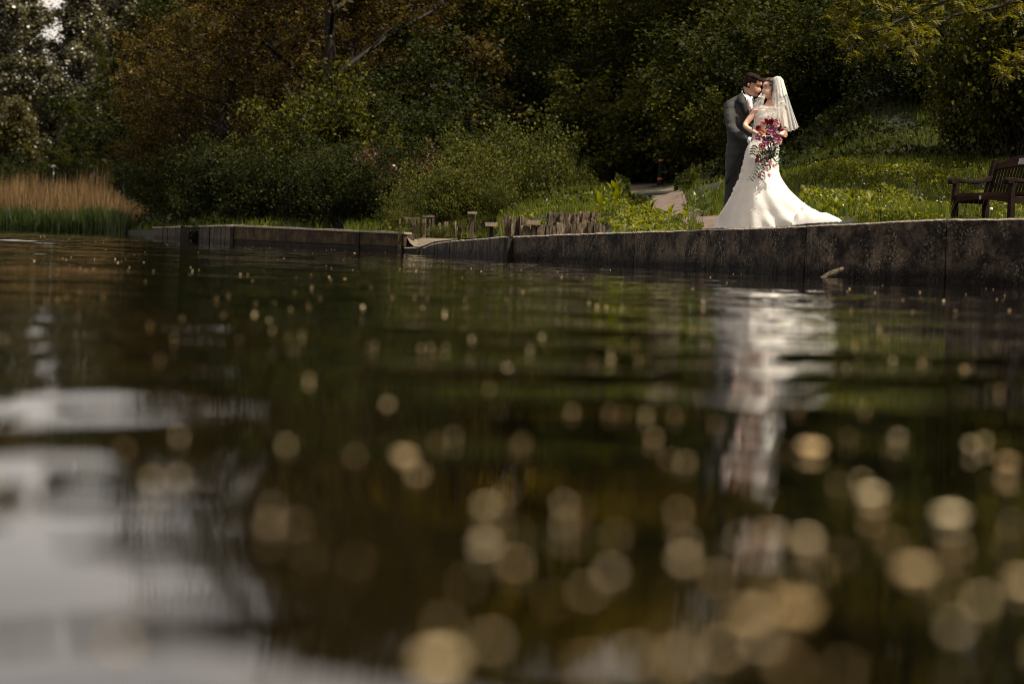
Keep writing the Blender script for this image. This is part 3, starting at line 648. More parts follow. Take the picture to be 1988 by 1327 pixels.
mb = MB(); mb.box((BW/2, BD+.02, .455), (BW-.15, .04, .06)); mb.build('lower_rail', M['bench_wood'], bn, False, .004)
# ------------------------------------------------------------------ foliage
def leaf_quads(C, size, elong=1.6, up=None, rs=RS, flatb=0.0, pair=False):
    """a small pointed leaf (diamond quad, slightly folded) at each centre"""
    n = len(C); d = rs.normal(size=(n,3)); d /= np.linalg.norm(d, axis=1)[:,None]
    e = rs.normal(size=(n,3)); 
    if flatb: e = e*(1-flatb) + np.array([0,0,1.0])*flatb*2.2
    nrm = e/np.linalg.norm(e, axis=1)[:,None]
    d = d - (d*nrm).sum(1)[:,None]*nrm; d /= np.linalg.norm(d, axis=1)[:,None]+1e-9
    s = np.cross(nrm, d); L = (size*rs.uniform(.6,1.35,n))[:,None]; Wd = L/elong
    fold = nrm*L*.12
    V = np.stack([C-d*L*.5, C+s*Wd*.5+fold, C+d*L*.5, C-s*Wd*.5+fold], 1).reshape(-1,3)
    return V, np.arange(4*n).reshape(n,4)
class Tubes:
    def __init__(s): s.v=[]; s.f=[]; s.n=0
    def add(s, pts, r0, r1, k=5):
        pts = [np.array(p) for p in pts]; N=len(pts); ring=[]
        for i in range(N):
            d = pts[min(i+1,N-1)]-pts[max(i-1,0)]; d = d/(np.linalg.norm(d)+1e-9)
            u = np.cross(d, [0,.3,1.0] if abs(d[2])<.9 else [1,0,0]); u/= np.linalg.norm(u)+1e-9; w = np.cross(d,u)
            r = r0+(r1-r0)*i/(N-1)
            for j in range(k):
                a = 2*PI*j/k; s.v.append(pts[i]+(u*math.cos(a)+w*math.sin(a))*r)
        b = s.n
        for i in range(N-1):
            for j in range(k): s.f.append((b+i*k+j, b+i*k+(j+1)%k, b+(i+1)*k+(j+1)%k, b+(i+1)*k+j))
        s.n += N*k
def grow(rng, T, tips, p, d, length, r, level, maxl, spec):
    nseg = 5 if level < 2 else 3; pts = [p]; cur = p.copy(); dd = d/np.linalg.norm(d)
    for i in range(nseg):
        dd = dd + rng.normal(size=3)*spec['wob'][min(level,len(spec['wob'])-1)] + np.array([0,0,spec['lift'][min(level,len(spec['lift'])-1)]])
        dd /= np.linalg.norm(dd); cur = cur+dd*length/nseg; pts.append(cur.copy())
    r1 = r*(.45 if level else .3)
    if level < spec.get('tube_levels', 3): T.add(pts, r, r1, 7 if level==0 else (5 if level==1 else 3))
    if level >= maxl:
        for q in pts[1:]: tips.append(q)
        return
    nch = spec['kids'][level]; lo = spec['start'][min(level,len(spec['start'])-1)]
    for c in range(nch):
        t = lo+(1-lo)*(c+rng.uniform(.2,.9))/nch; i = min(int(t*nseg), nseg-1); f = t*nseg-i
        q = pts[i]*(1-f)+pts[i+1]*f; ax = pts[i+1]-pts[i]; ax /= np.linalg.norm(ax)+1e-9
        a = rng.uniform(0,2*PI) if level else (c*2.4+rng.uniform(-.4,.4)); u = np.cross(ax,[.2,.1,1.0] if abs(ax[2])<.9 else [1,0,0]); u/=np.linalg.norm(u)+1e-9; w=np.cross(ax,u)
        ang = math.radians(spec['angle'][level]+rng.uniform(-12,12)); nd = ax*math.cos(ang)+(u*math.cos(a)+w*math.sin(a))*math.sin(ang)
        fall = spec['taper'](t) if level==0 else (1-.5*t)
        grow(rng, T, tips, q, nd, length*spec['ratio'][level]*fall*rng.uniform(.75,1.2), r*(1-.65*t)*.5, level+1, maxl, spec)
def make_tree_meshes(name, seed, height, spec, leafmat, barkmat, nleaf, lsize, stems=1, spread=.25, elong=1.6, flatb=.2):
    rng = np.random.RandomState(seed); T = Tubes(); tips = []
    for s in range(stems):
        a = 2*PI*s/stems+rng.uniform(-.4,.4); lean = 0 if stems==1 else rng.uniform(.25,.75)
        d = np.array([math.cos(a)*lean, math.sin(a)*lean, 1.0]); p = np.array([math.cos(a)*.06*stems**.5*(stems>1), math.sin(a)*.06*(stems>1), -.15])
        grow(rng, T, tips, p, d, height*(1 if stems==1 else rng.uniform(.6,1.0)), spec['r']*height, 0, spec['maxl'], spec)
    tips = np.array(tips); k = rng.randint(0, len(tips), nleaf); C = tips[k]+rng.normal(size=(nleaf,3))*spread*rng.uniform(.3,1.0,(nleaf,1))
    C = C[C[:,2] > .05]
    V, Q = leaf_quads(C, lsize, elong, rs=rng, flatb=flatb)
    crown = np_mesh(name+'_crown', V, Q, leafmat); trunk = np_mesh(name+'_trunk', np.array(T.v), np.array(T.f), barkmat, smooth=True)
    return trunk, crown
TREE_SPEC = dict(r=.016, maxl=3, kids=[13,6,4], start=[.25,.25,.2], angle=[62,48,45], ratio=[.42,.5,.5], wob=[.05,.12,.2], lift=[.03,.07,.03], taper=lambda t: 1.15-.75*t, tube_levels=3)
COPPER_SPEC = dict(r=.018, maxl=3, kids=[15,7,4], start=[.12,.2,.2], angle=[66,42,42], ratio=[.55,.5,.5], wob=[.06,.10,.18], lift=[.03,.04,.02], taper=lambda t: 1.15-.7*t, tube_levels=4)
POPLAR_SPEC = dict(r=.012, maxl=3, kids=[26,5,3], start=[.10,.2,.2], angle=[38,34,40], ratio=[.20,.5,.5], wob=[.02,.08,.2], lift=[.02,.13,.05], taper=lambda t: 1.2-.75*t, tube_levels=2)
SHRUB_SPEC = dict(r=.008, maxl=2, kids=[9,6], start=[.12,.1], angle=[48,46], ratio=[.5,.5], wob=[.10,.16,.2], lift=[.0,.05,.03], taper=lambda t: 1.1-.5*t, tube_levels=2)
ARCH_SPEC = dict(r=.006, maxl=2, kids=[9,5], start=[.1,.1], angle=[50,50], ratio=[.42,.5], wob=[.12,.18,.2], lift=[-.10,.0,-.03], taper=lambda t: 1.1-.5*t, tube_levels=1)
PR = {}
def proto(key, variants, *a, **k):
    PR[key] = [make_tree_meshes(key, 100+17*i+abs(hash_s(key)) % 1000, *a, **k) for i in range(variants)]
def hash_s(s): return sum((i+1)*ord(c) for i, c in enumerate(s))
proto('broad', 3, 10, TREE_SPEC, M['leaf_dark'], M['bark'], 22000, .15, spread=.38)
proto('lush', 2, 10, TREE_SPEC, M['leaf_mid'], M['bark'], 24000, .14, spread=.38)
proto('copper', 3, 10, COPPER_SPEC, M['leaf_copper'], M['bark_pale'], 26000, .115, spread=.26)
proto('poplar', 3, 16, POPLAR_SPEC, M['leaf_poplar'], M['bark'], 38000, .165, spread=.34, elong=1.25)
proto('canopy', 2, 10, TREE_SPEC, M['leaf_canopy'], M['bark'], 11000, .15, spread=.42)
proto('gold', 1, 5, TREE_SPEC, M['leaf_gold'], M['bark'], 14000, .16, spread=.28)
proto('willow', 1, 5, TREE_SPEC, M['leaf_willow'], M['bark'], 14000, .16, spread=.28)
proto('hazel', 2, 3, SHRUB_SPEC, M['leaf_mid'], M['bark'], 13000, .095, stems=7, spread=.18, elong=1.3)
proto('darkshrub', 3, 3, SHRUB_SPEC, M['leaf_dark'], M['bark'], 13000, .10, stems=7, spread=.2)
proto('bramble', 3, 1.6, ARCH_SPEC, M['leaf_bramble'], M['bark'], 9000, .062, stems=9, spread=.15, elong=1.4)
proto('redshrub', 1, 2, SHRUB_SPEC, M['leaf_red'], M['bark'], 7000, .10, stems=5, spread=.16)
NAMES = dict(broad=('dark_tree','tree'), lush=('broadleaf_tree','tree'), copper=('copper_tree','tree'), poplar=('poplar_tree','tree'), gold=('golden_tree','tree'), canopy=('woodland_tree','tree'), willow=('willow_tree','tree'),
             hazel=('hazel_shrub','shrub'), darkshrub=('leafy_shrub','shrub'), bramble=('bramble_bush','bramble'), redshrub=('bronze_shrub','shrub'))
HT = dict(broad=10, lush=10, copper=10, poplar=16, gold=5, canopy=10, willow=5, hazel=3, darkshrub=3, bramble=1.6, redshrub=2)
def plant(kind, px, Y, h, label, group, var=None, wide=1.0, sink=0.0):
    b = on_ground(px, Y); i = RD.randrange(len(PR[kind])) if var is None else var % len(PR[kind]); tm, cm = PR[kind][i]
    nm, cat = NAMES[kind]; s = h/HT[kind]
    e = empty(nm, (b.x, b.y, b.z-sink), label, cat, group, RD.uniform(0, 2*PI)); e.scale = (s*wide, s*wide, s)
    mesh_obj('trunk' if cat == 'tree' else 'stems', tm, e); mesh_obj('crown' if cat == 'tree' else 'foliage', cm, e)
    return e
# -- far poplars beyond the reeds
GP = 'tall pale poplars beyond the reeds'
for px, Y, h, lab in [(-70,150,12.5,'pale poplar rising at the left frame edge behind the reeds'),(-10,140,13.5,'first tall silvery poplar from the left, left of the sky gap'),(48,146,13,'silvery poplar immediately left of the bright sky gap'),
        (150,143,14,'silvery poplar immediately right of the bright sky gap'),(196,152,15,'tall poplar behind the thin dark trunk'),(250,146,16.5,'tallest dark poplar left of the copper trees'),(345,158,14,'poplar seen between the copper trees'),(410,165,15,'farthest poplar, mostly hidden by the copper trees'),(-160,155,15,'poplar just outside the left side of the picture')]:
    plant('poplar', px, Y, h, lab, GP, wide=1.35)
for px, Y, h, lab in [(-90,165,8,'dark tree low behind the leftmost poplar'),(10,160,8,'low dark tree closing the gap under the first poplars'),(80,168,8.5,'low dark tree under the sky gap'),(150,162,8,'low dark tree behind the slim lamp post'),(225,164,8.5,'low dark tree behind the dark lantern'),(300,160,9,'low dark tree behind the bare grey pole'),(370,150,8,'low dark tree behind the left copper tree'),(55,150,7,'low dark tree right behind the willow by the reeds'),(112,146,6.5,'low dark tree directly behind the white headed lamp'),(240,140,6.5,'low dark tree directly behind the reeds, right of the lantern')]:
    plant('broad', px, Y, h, lab, 'low dark trees under the poplars', wide=1.3, sink=1.4)
plant('willow', 8, 126, 4.7, 'golden green willow at the left edge above the reeds', None, wide=1.1)
plant('willow', -70, 128, 5.0, 'golden willow just beyond the left edge', None, wide=1.1)
plant('lush', 165, 124, 5.0, 'round green tree behind the reeds between the two lamps', None, 0, wide=.9, sink=.5)
plant('lush', 205, 119, 7.0, 'slim tree with thin dark trunk rising behind the reeds', None, 1, wide=.5)
plant('gold', 232, 128, 3.2, 'small yellow bush right of the thin dark trunk', None)
plant('lush', 300, 114, 5.5, 'green tree at the right end of the reed bed', None, 0, wide=.9, sink=.6)
for px, Y, h, lab in [(-40,118,2.2,'low dark shrub behind the reeds at the left edge'),(60,119,2.2,'low dark shrub behind the reeds left of the slim lamp'),(130,121,2.0,'low dark shrub behind the reeds right of the slim lamp'),(322,94,2.0,'dark shrub where the reeds end'),(215,128,3.0,'dark shrub between the lantern and the bare pole'),(345,84,2.0,'dark shrub behind the far tip of the jetty')]:
    plant('darkshrub', px, Y, h, lab, 'dark shrubs along the far bank', wide=1.5)
# -- copper trees
GC = 'spreading copper brown trees on the left bank'
for px, Y, h, lab, v in [(618,66,10,'large copper tree with bare branches fanning out above the hazel',0),(480,78,8.0,'smaller copper tree left of the largest one',1),(435,92,7,'leftmost copper tree beside the poplars',2),(740,78,10,'dark copper tree behind and right of the largest one',1)]:
    plant('copper', px, Y, h, lab, GC, v, wide=1.15)
for px, Y, h, lab, v in [(530,69,6.5,'low copper tree in front between the two big ones',2),(420,73,6.0,'low copper tree over the far half of the jetty',0),(385,80,4.3,'low bronze tree above the jetty tip',1),(690,70,6.0,'low bronze tree at the left side of the dark hollow',2)]:
    plant('copper', px, Y, h, lab, 'low bronze trees on the left bank', v, wide=1.25, sink=.5)
for k, (px, Y, h, lab) in enumerate([(340,118,11,'far dark tree filling the gap left of the copper trees'),(430,112,10.5,'far dark tree behind the smaller copper tree'),(510,115,10.5,'far dark tree behind the left copper boughs'),(590,108,10.5,'far dark tree behind the big copper trunk'),(670,112,10.5,'far dark tree right of the big copper trunk'),(760,108,15,'far dark tree behind the dark hollow'),(840,112,15,'far dark tree above the brambles')]):
    plant('broad', px, Y, h, lab, 'far dark trees behind the copper trees', wide=1.35, sink=2.0)
    plant('darkshrub', px+30, Y-4, 5.5, 'tall dark shrub before the '+lab[:50], 'far dark shrubs behind the copper trees', wide=1.6) if k in (1,2,3,4) else None
for px, Y, h, lab in [(640,57.5,2.9,'big hazel shrub behind the middle of the jetty'),(560,60,2.3,'hazel shrub left of the biggest one'),(700,57,1.9,'hazel shrub right of the biggest one'),(480,62,1.9,'hazel shrub above the jetty pile')]:
    plant('hazel', px, Y, h, lab, 'hazel shrubs behind the jetty', wide=1.0)
for px, Y, h, lab in [(345,76,2.2,'dark shrub touching the vertical planks of the jetty'),(395,68,2.0,'dark shrub behind the big dark pile'),(445,62,1.9,'dark shrub at the bend of the jetty'),(500,58,1.9,'low shrub hanging over the long jetty board'),(560,55,1.7,'low shrub over the middle of the long board'),(615,53,1.6,'low shrub right of the middle of the long board'),(670,51,1.5,'low shrub near the jetty post'),(725,53,1.7,'low dark shrub behind the right jetty board'),(780,60,2.6,'dark shrub in the hollow left of the brambles'),(800,66,3.4,'dark shrub deep in the hollow')]:
    plant('darkshrub', px, Y, h, lab, 'dark shrubs behind the jetty', wide=1.25)
plant('redshrub', 755, 53, 1.5, 'small bronze red shrub in the dark hollow', None)
# -- brambles
for px, Y, h, lab in [(800,48.3,.85,'lowest bramble, left end of the thicket'),(838,49,1.15,'bramble above the paling fence'),(880,48.5,1.1,'bramble spilling over the fence rails'),(868,51,1.5,'bramble behind the one over the fence'),(925,49,1.3,'bramble in the middle of the thicket front'),(930,54,1.8,'tall bramble at the middle of the thicket'),(985,51,1.6,'tallest bramble of the thicket, left side'),(1030,54,1.6,'tallest bramble of the thicket, right side'),(1075,57,1.1,'bramble sloping down towards the path'),(1105,60,.8,'bramble beside the path'),(1150,64,.7,'last low bramble before the bollard'),(975,47,.7,'bramble behind the timber seat'),(905,46.6,.4,'small bramble at the slipway edge'),(850,46.2,.3,'small bramble in front of the palings'),(780,47.5,.6,'small bramble beside the jetty end')]:
    plant('bramble', px, Y, h*1.08, lab, 'bramble thicket behind the slipway', wide=.9)
# -- dark wooded bank
GD = 'dark trees on the wooded bank'
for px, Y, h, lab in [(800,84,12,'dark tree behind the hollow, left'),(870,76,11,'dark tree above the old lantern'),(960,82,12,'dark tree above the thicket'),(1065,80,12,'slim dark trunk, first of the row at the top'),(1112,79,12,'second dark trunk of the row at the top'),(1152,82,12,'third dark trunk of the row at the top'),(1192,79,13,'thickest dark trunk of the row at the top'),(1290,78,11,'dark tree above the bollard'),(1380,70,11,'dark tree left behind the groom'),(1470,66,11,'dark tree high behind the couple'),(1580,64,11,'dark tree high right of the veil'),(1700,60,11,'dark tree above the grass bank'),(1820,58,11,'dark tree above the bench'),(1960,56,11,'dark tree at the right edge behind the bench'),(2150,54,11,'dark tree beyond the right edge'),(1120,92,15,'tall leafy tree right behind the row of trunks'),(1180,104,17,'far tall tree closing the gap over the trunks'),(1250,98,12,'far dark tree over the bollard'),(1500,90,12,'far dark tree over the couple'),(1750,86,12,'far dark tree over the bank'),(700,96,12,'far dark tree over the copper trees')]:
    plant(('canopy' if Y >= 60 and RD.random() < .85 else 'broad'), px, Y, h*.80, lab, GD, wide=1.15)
shr = []
for r_, (Y, pxs) in enumerate([(63,(1215,1260,1312,1365)),(57,(1395,1440)),(70,(840,905,965,1030,1090,1150,1210,1280,1340)),(76,(860,940,1010,1085,1160,1240,1320,1390)),(50,(1465,1530,1600,1665,1730)),(56,(1420,1500,1570,1650,1720,1790,1860)),(47,(1790,1850,1920,1985)),(62,(1440,1520,1600,1690,1780,1870,1960))]):
    for c, px in enumerate(pxs): shr.append((px, Y))
spots = {63:'at the foot of the bank by the bollard',57:'at the foot of the bank left of the groom',70:'in the lower tier above the brambles',76:'in the upper tier under the trunks',50:'low on the bank right of the bride',56:'half way up the bank behind the couple',47:'on the bank behind the bench',62:'high on the bank near the top edge'}
ordn = ['first','second','third','fourth','fifth','sixth','seventh','eighth','ninth']
cnt = {}
for px, Y in shr:
    k = cnt.get(Y, 0); cnt[Y] = k+1
    plant('darkshrub' if (px+Y) % 3 else 'hazel', px+RD.uniform(-8,8), Y+RD.uniform(-.8,.8), {50:2.0,47:2.0}.get(Y, 2.6)*RD.uniform(.85,1.15), '%s green shrub from left %s' % (ordn[k], spots[Y]), 'shrubs covering the shaded bank', wide=1.3, sink=.25)
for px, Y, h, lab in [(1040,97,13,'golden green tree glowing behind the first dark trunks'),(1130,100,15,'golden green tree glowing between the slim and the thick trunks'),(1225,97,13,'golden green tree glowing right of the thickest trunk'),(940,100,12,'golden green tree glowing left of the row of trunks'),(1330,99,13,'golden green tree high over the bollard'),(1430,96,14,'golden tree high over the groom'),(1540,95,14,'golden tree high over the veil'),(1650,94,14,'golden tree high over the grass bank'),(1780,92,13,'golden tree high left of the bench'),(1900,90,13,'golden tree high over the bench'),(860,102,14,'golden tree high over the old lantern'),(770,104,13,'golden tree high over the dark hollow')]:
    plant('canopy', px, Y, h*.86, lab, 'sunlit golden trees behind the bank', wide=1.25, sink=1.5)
# -- hawthorn at the right edge
for px, Y, h, lab in [(1905,42.5,2.4,'sunlit hawthorn shrub left of the bench back'),(1965,41.5,3.0,'tall sunlit hawthorn shrub above the bench'),(2050,41,3.6,'hawthorn shrub beyond the right edge')]:
    plant('hazel', px, Y, h, lab, 'sunlit shrubs above the bench', wide=.85)

# -- the ash bough reaching in at the top right
def pinnate(rng, p, d, L):
    """centres and frames of leaflets along one leaf stalk"""
    out = []
    for i in range(4):
        q = p+d*L*(i+1)/5
        out += [q]*2
    out.append(p+d*L); return out
ov = empty('overhanging_ash', on_ground(2120, 38), 'ash tree reaching a golden leafed bough in at the top right', 'tree')
obase = np.array(ov.location); rng = np.random.RandomState(5); T = Tubes(); VV = []; FF = []; LC = []
T.add([np.array([0,0,-.2]), np.array([-.1,0,2.0]), np.array([.05,.1,5.0]), np.array([0,.1,9.5])], .22, .05, 8)
def pxp(px, py, Y): return np.array(at(px, py, Y))-obase
limbs = [[(2120,-60,38),(1990,-60,37),(1880,-20,36.5),(1780,25,36.2),(1700,60,36),(1650,72,36)],[(2120,-160,38),(1960,-120,37),(1850,-70,36.6),(1760,-20,36.3),(1680,-8,36),(1620,10,36)],[(2120,20,38),(2010,-10,37),(1930,15,36.6),(1850,30,36.4),(1800,62,36.2),(1760,80,36)],
         [(2120,-220,38),(1950,-200,37),(1850,-150,36.5),(1740,-90,36),(1640,-60,35.8)],[(2120,-300,38),(1900,-330,36.5),(1780,-280,36),(1680,-220,36)],[(2120,60,38),(2040,60,37),(1990,100,36.6),(1950,140,36.4)],[(2120,-400,38),(2000,-480,38),(1900,-520,38)],[(2120,-400,38),(2250,-480,38),(2300,-540,38)],[(2120,-300,38),(2250,-260,37),(2350,-200,37)]]
for L in limbs:
    P_ = [pxp(*q) for q in L]; T.add(P_, .045, .008, 5)
    for i in range(1, len(P_)):
        for c in range(9):
            t = rng.uniform(); q = P_[i-1]*(1-t)+P_[i]*t; d = (P_[i]-P_[i-1]); d /= np.linalg.norm(d); d = d*.6+rng.normal(size=3)*.55+np.array([0,0,-.1]); d /= np.linalg.norm(d)
            tw = q+d*rng.uniform(.15,.40); T.add([q, (q+tw)/2+rng.normal(size=3)*.01, tw], .007, .003, 3)
            for k in range(7):
                t2 = rng.uniform(.2,1.0); s0 = q*(1-t2)+tw*t2; ld = d*.5+rng.normal(size=3)*.5+np.array([0,0,-.15]); ld /= np.linalg.norm(ld); LL = rng.uniform(.12,.2)
                sd = np.cross(ld, [0,.2,1.0]); sd /= np.linalg.norm(sd)+1e-9; nn_ = np.cross(sd, ld)
                for m in range(5):
                    cc = s0+ld*LL*(m+1)/5
                    for sg in (-1, 1):
                        dr = sd*sg*.85+ld*.5; dr /= np.linalg.norm(dr); sw_ = np.cross(dr, nn_); l = .06*rng.uniform(.8,1.2)
                        b = len(VV); VV += [cc, cc+dr*l*.5+sw_*l*.2+nn_*.004, cc+dr*l-nn_*.01, cc+dr*l*.5-sw_*l*.2+nn_*.004]; FF.append((b,b+1,b+2,b+3))
mesh_obj('trunk', np_mesh('ash_trunk', np.array(T.v), np.array(T.f), M['bark_pale'], smooth=True), ov)
mesh_obj('crown', np_mesh('ash_crown', np.array(VV), np.array(FF), M['leaf_gold']), ov)

# ------------------------------------------------------------------ ground cover, grass, reeds (nobody could count these)
def scatter(px0, px1, Y0, Y1, n, rs=RS):
    """random ground points inside a photo-column / depth window, evenly spread over the ground"""
    Y = np.sqrt(rs.uniform(Y0**2, Y1**2, n)); px = rs.uniform(px0, px1, n)
    X = (px-PW/2)/F*Y*K*1.0; Yk = Y*K; z = ground(X, Yk)
    # undo the camera's roll for the column
    X = X + (z-CAMZ)*math.tan(math.radians(2)); return X, Yk, ground(X, Yk)
def px_of(X, Yk): return X/Yk*F+PW/2
def clump(X, Y, s, seed=0.0):
    return np.array([mnoise.noise(Vector((x*s, y*s, seed))) for x, y in zip(X, Y)])
def blades(X, Y, Z, h, w, lean=.35, segs=2, rs=RS):
    n = len(X); a = rs.uniform(0, 2*PI, n); ln = rs.uniform(.1, 1, n)*lean; h = h*rs.uniform(.5, 1.2, n); w = w*rs.uniform(.7, 1.3, n); fa = rs.uniform(0, PI, n)
    B = np.stack([X, Y, Z-.02], 1); wx = np.stack([np.cos(fa), np.sin(fa), 0*fa], 1)*w[:,None]/2
    mid = B+np.stack([np.cos(a)*ln*h*.3, np.sin(a)*ln*h*.3, h*.6], 1); tip = B+np.stack([np.cos(a)*ln*h, np.sin(a)*ln*h, h], 1)
    V = np.stack([B-wx, B+wx, mid+wx*.8, mid-wx*.8, tip+wx*.12, tip-wx*.12], 1).reshape(-1,3); k = np.arange(n)[:,None]*6
    Q = np.concatenate([k+np.array([[0,1,2,3]]), k+np.array([[3,2,4,5]])], 1).reshape(-1,4)
    return V, Q
def keep_off(X, Y, Z, pad=0.0):
    """no plants on the path or in the water"""
    px = px_of(X-(Z-CAMZ)*math.tan(math.radians(2)), Y); d = Y/K
    L = np.interp(d, [30.7,32,36,42,48,54,61,66], [1365,1345,1300,1255,1215,1185,1130,1080]); Rr = np.interp(d, [28.8,31,34,39,44,50,59,66], [1560,1485,1384,1316,1298,1292,1332,1390])
    ok = ~((px > L-2+pad) & (px < Rr+2-pad) & (d < 62.5)); ok &= ~((px > 1380) & (px < 1652) & (d < 29.6)); ok &= Y > shore_y(X)+.16; ok &= ~((px > 1830) & (px < 2100) & (d < 35.6))
    ok &= ~((px > 782) & (px < 950) & (d < np.interp(px, [785,890,950], [46.3,46.3,38.4]))); ok &= ~((px > 972) & (px < 1178) & (d < 38.7)); return ok
def do_grass(name, label, px0, px1, Y0, Y1, n, h, w, mat, lean=.4, thin=None):
    X, Y, Z = scatter(px0, px1, Y0, Y1, n); ok = keep_off(X, Y, Z)
    c = clump(X, Y, 1.1, 3.0); ok &= RS.uniform(size=n) < (.62+c*1.1)
    X, Y, Z, c = X[ok], Y[ok], Z[ok], c[ok]
    px_ = px_of(X, Y); V, Q = blades(X, Y, Z, h*(1+.6*c)*np.where((px_ > 1205) & (px_ < 1330) & (Y/K < 49), .35, 1.0), w, lean)
    return tag(mesh_obj(name, np_mesh(name, V, Q, mat)), label, 'grass', kind='stuff')
do_grass('grass', 'tall grass covering the bank right of the path', 1290, 2060, 28.0, 47, 62000, .20, .011, M['grass'])
do_grass('grass', 'grass growing left of the path behind the slate wall', 960, 1330, 37, 60, 34000, .20, .013, M['grass'])
do_grass('grass', 'dark rough grass behind the far half of the jetty', 215, 640, 50, 112, 22000, .20, .02, M['grass'])
do_grass('grass', 'dark grass along the foot of the brambles and jetty', 660, 960, 44, 62, 16000, .20, .014, M['grass'])
def do_cover(name, label, px0, px1, Y0, Y1, n, h, size, mat, cs=1.6, dens=.5, cat='ground cover', seed=1.0, el=1.4):
    X, Y, Z = scatter(px0, px1, Y0, Y1, n); ok = keep_off(X, Y, Z); c = clump(X, Y, cs, seed); ok &= RS.uniform(size=n) < (dens+c*1.3)
    X, Y, Z, c = X[ok], Y[ok], Z[ok], c[ok]; px_ = px_of(X, Y); h = h*np.where((px_ > 1212) & (px_ < 1420) & (Y/K < 47), .35, 1.0); C = np.stack([X, Y, Z+np.clip(.3+c*1.2, .05, 1)*h*RS.uniform(0, 1, len(X))**.6], 1)
    V, Q = leaf_quads(C, size, el, flatb=.35)
    return tag(mesh_obj(name, np_mesh(name, V, Q, mat)), label, cat, kind='stuff')
do_cover('ground_cover', 'bright small leafed weeds growing between bride and bench', 1540, 2060, 28.0, 40, 60000, .30, .050, M['leaf_bright'], .9, .45)
do_cover('ground_cover', 'bright weeds between slate wall and path', 1000, 1400, 31, 48, 30000, .26, .055, M['leaf_bright'], .9, .45, seed=4.0)
do_cover('ground_cover', 'mixed green weeds in the grass bank', 1290, 2060, 31, 50, 22000, .28, .055, M['leaf_mid'], 1.2, .35, seed=8.0)
do_cover('ground_cover', 'mixed green weeds along the brambles', 700, 1250, 43, 60, 26000, .35, .07, M['leaf_mid'], 1.0, .45, seed=12.0)
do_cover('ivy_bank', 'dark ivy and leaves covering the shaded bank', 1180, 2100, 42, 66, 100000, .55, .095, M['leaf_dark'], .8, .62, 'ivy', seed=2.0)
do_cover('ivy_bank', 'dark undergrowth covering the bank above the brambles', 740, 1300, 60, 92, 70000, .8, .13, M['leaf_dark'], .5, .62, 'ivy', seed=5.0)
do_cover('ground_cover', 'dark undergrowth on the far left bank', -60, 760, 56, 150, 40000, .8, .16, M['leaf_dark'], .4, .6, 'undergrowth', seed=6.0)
X, Y, Z = scatter(1820, 2080, 26.5, 36, 12000); ok = Y > shore_y(X)+.3; X, Y, Z = X[ok], Y[ok], Z[ok]; V, Q = blades(X, Y, Z, .055, .008, .5)
tag(mesh_obj('grass', np_mesh('grass', V, Q, M['grass'])), 'short trodden grass in front of the bench', 'grass', kind='stuff')
# specks of daisies and dandelions
X, Y, Z = scatter(1560, 1960, 28.5, 38, 170); ok = keep_off(X, Y, Z); V, Q = leaf_quads(np.stack([X[ok], Y[ok], Z[ok]+RS.uniform(.12,.3,ok.sum())], 1), .022, 1.1, flatb=.6)
tag(mesh_obj('small_flowers', np_mesh('small_flowers', V, Q, M['white_petal'])), 'tiny white flower heads scattered over the grass bank', 'wild flowers', kind='stuff')
# reeds
def reed_pts(n, v0, v1, px0=-260, px1=296):
    px = RS.uniform(px0, px1, n); X = (px-PW/2)/F*104*K; X = np.where(px > 180, X, X); Y = shore_y(X)+RS.uniform(v0, v1, n); return X, Y, ground(X, Y)
X, Y, Z = reed_pts(15000, 1.2, 6.0); hh = 1.50+.35*clump(X, Y, .35, 7.0)+.25*clump(X, Y, 1.5, 1.0); fade = np.clip(((300-px_of(X, Y))/110), .45, 1)*RS.uniform(.7, 1.18, len(X))
V, Q = blades(X, Y, Z, hh*fade, .020, .14); tag(mesh_obj('dry_reeds', np_mesh('dry_reeds', V, Q, M['reed_tan'])), 'bed of dry tan reeds along the far bank', 'reeds', kind='stuff')
X, Y, Z = reed_pts(15000, -.5, 1.6, -260, 300); V, Q = blades(X, Y, Z*0+.0, .80+.45*clump(X, Y, .8, 5.0), .030, .35)
tag(mesh_obj('green_reeds', np_mesh('green_reeds', V, Q, M['reed_green'])), 'fresh green reeds standing in the water at the far bank', 'reeds', kind='stuff')

# ------------------------------------------------------------------ big leaved plants: every leaf is a part
LEAFM = {}
def broad_leaf(key, L, Wd, mat, curl=.35, wav=.06):
    mb = MB(); n = 7; V = []; Fq = []
    for i in range(n+1):
        t = i/n; w = Wd*math.sin(PI*min(1, t**.75))**.8*.5 if 0 < t < 1 else .004; y = L*t*(1-.12*curl*t); z = L*curl*(t*.9-t*t*1.1)
        V += [(-w, y, z+w*.35+wav*L*math.sin(t*15)*.4), (0, y, z), (w, y, z+w*.35+wav*L*math.cos(t*13)*.4)]
    for i in range(n):
        for j in range(2): Fq.append((i*3+j, i*3+j+1, (i+1)*3+j+1, (i+1)*3+j))
    o = mb.add(V, Fq).build(key, mat, None, True); me = o.data; bpy.data.objects.remove(o); LEAFM[key] = me
broad_leaf('dock_leaf', .26, .095, M['leaf_bright']); broad_leaf('pale_leaf', .20, .07, M['leaf_pale'], .5); broad_leaf('green_leaf', .18, .08, M['leaf_mid'], .4)
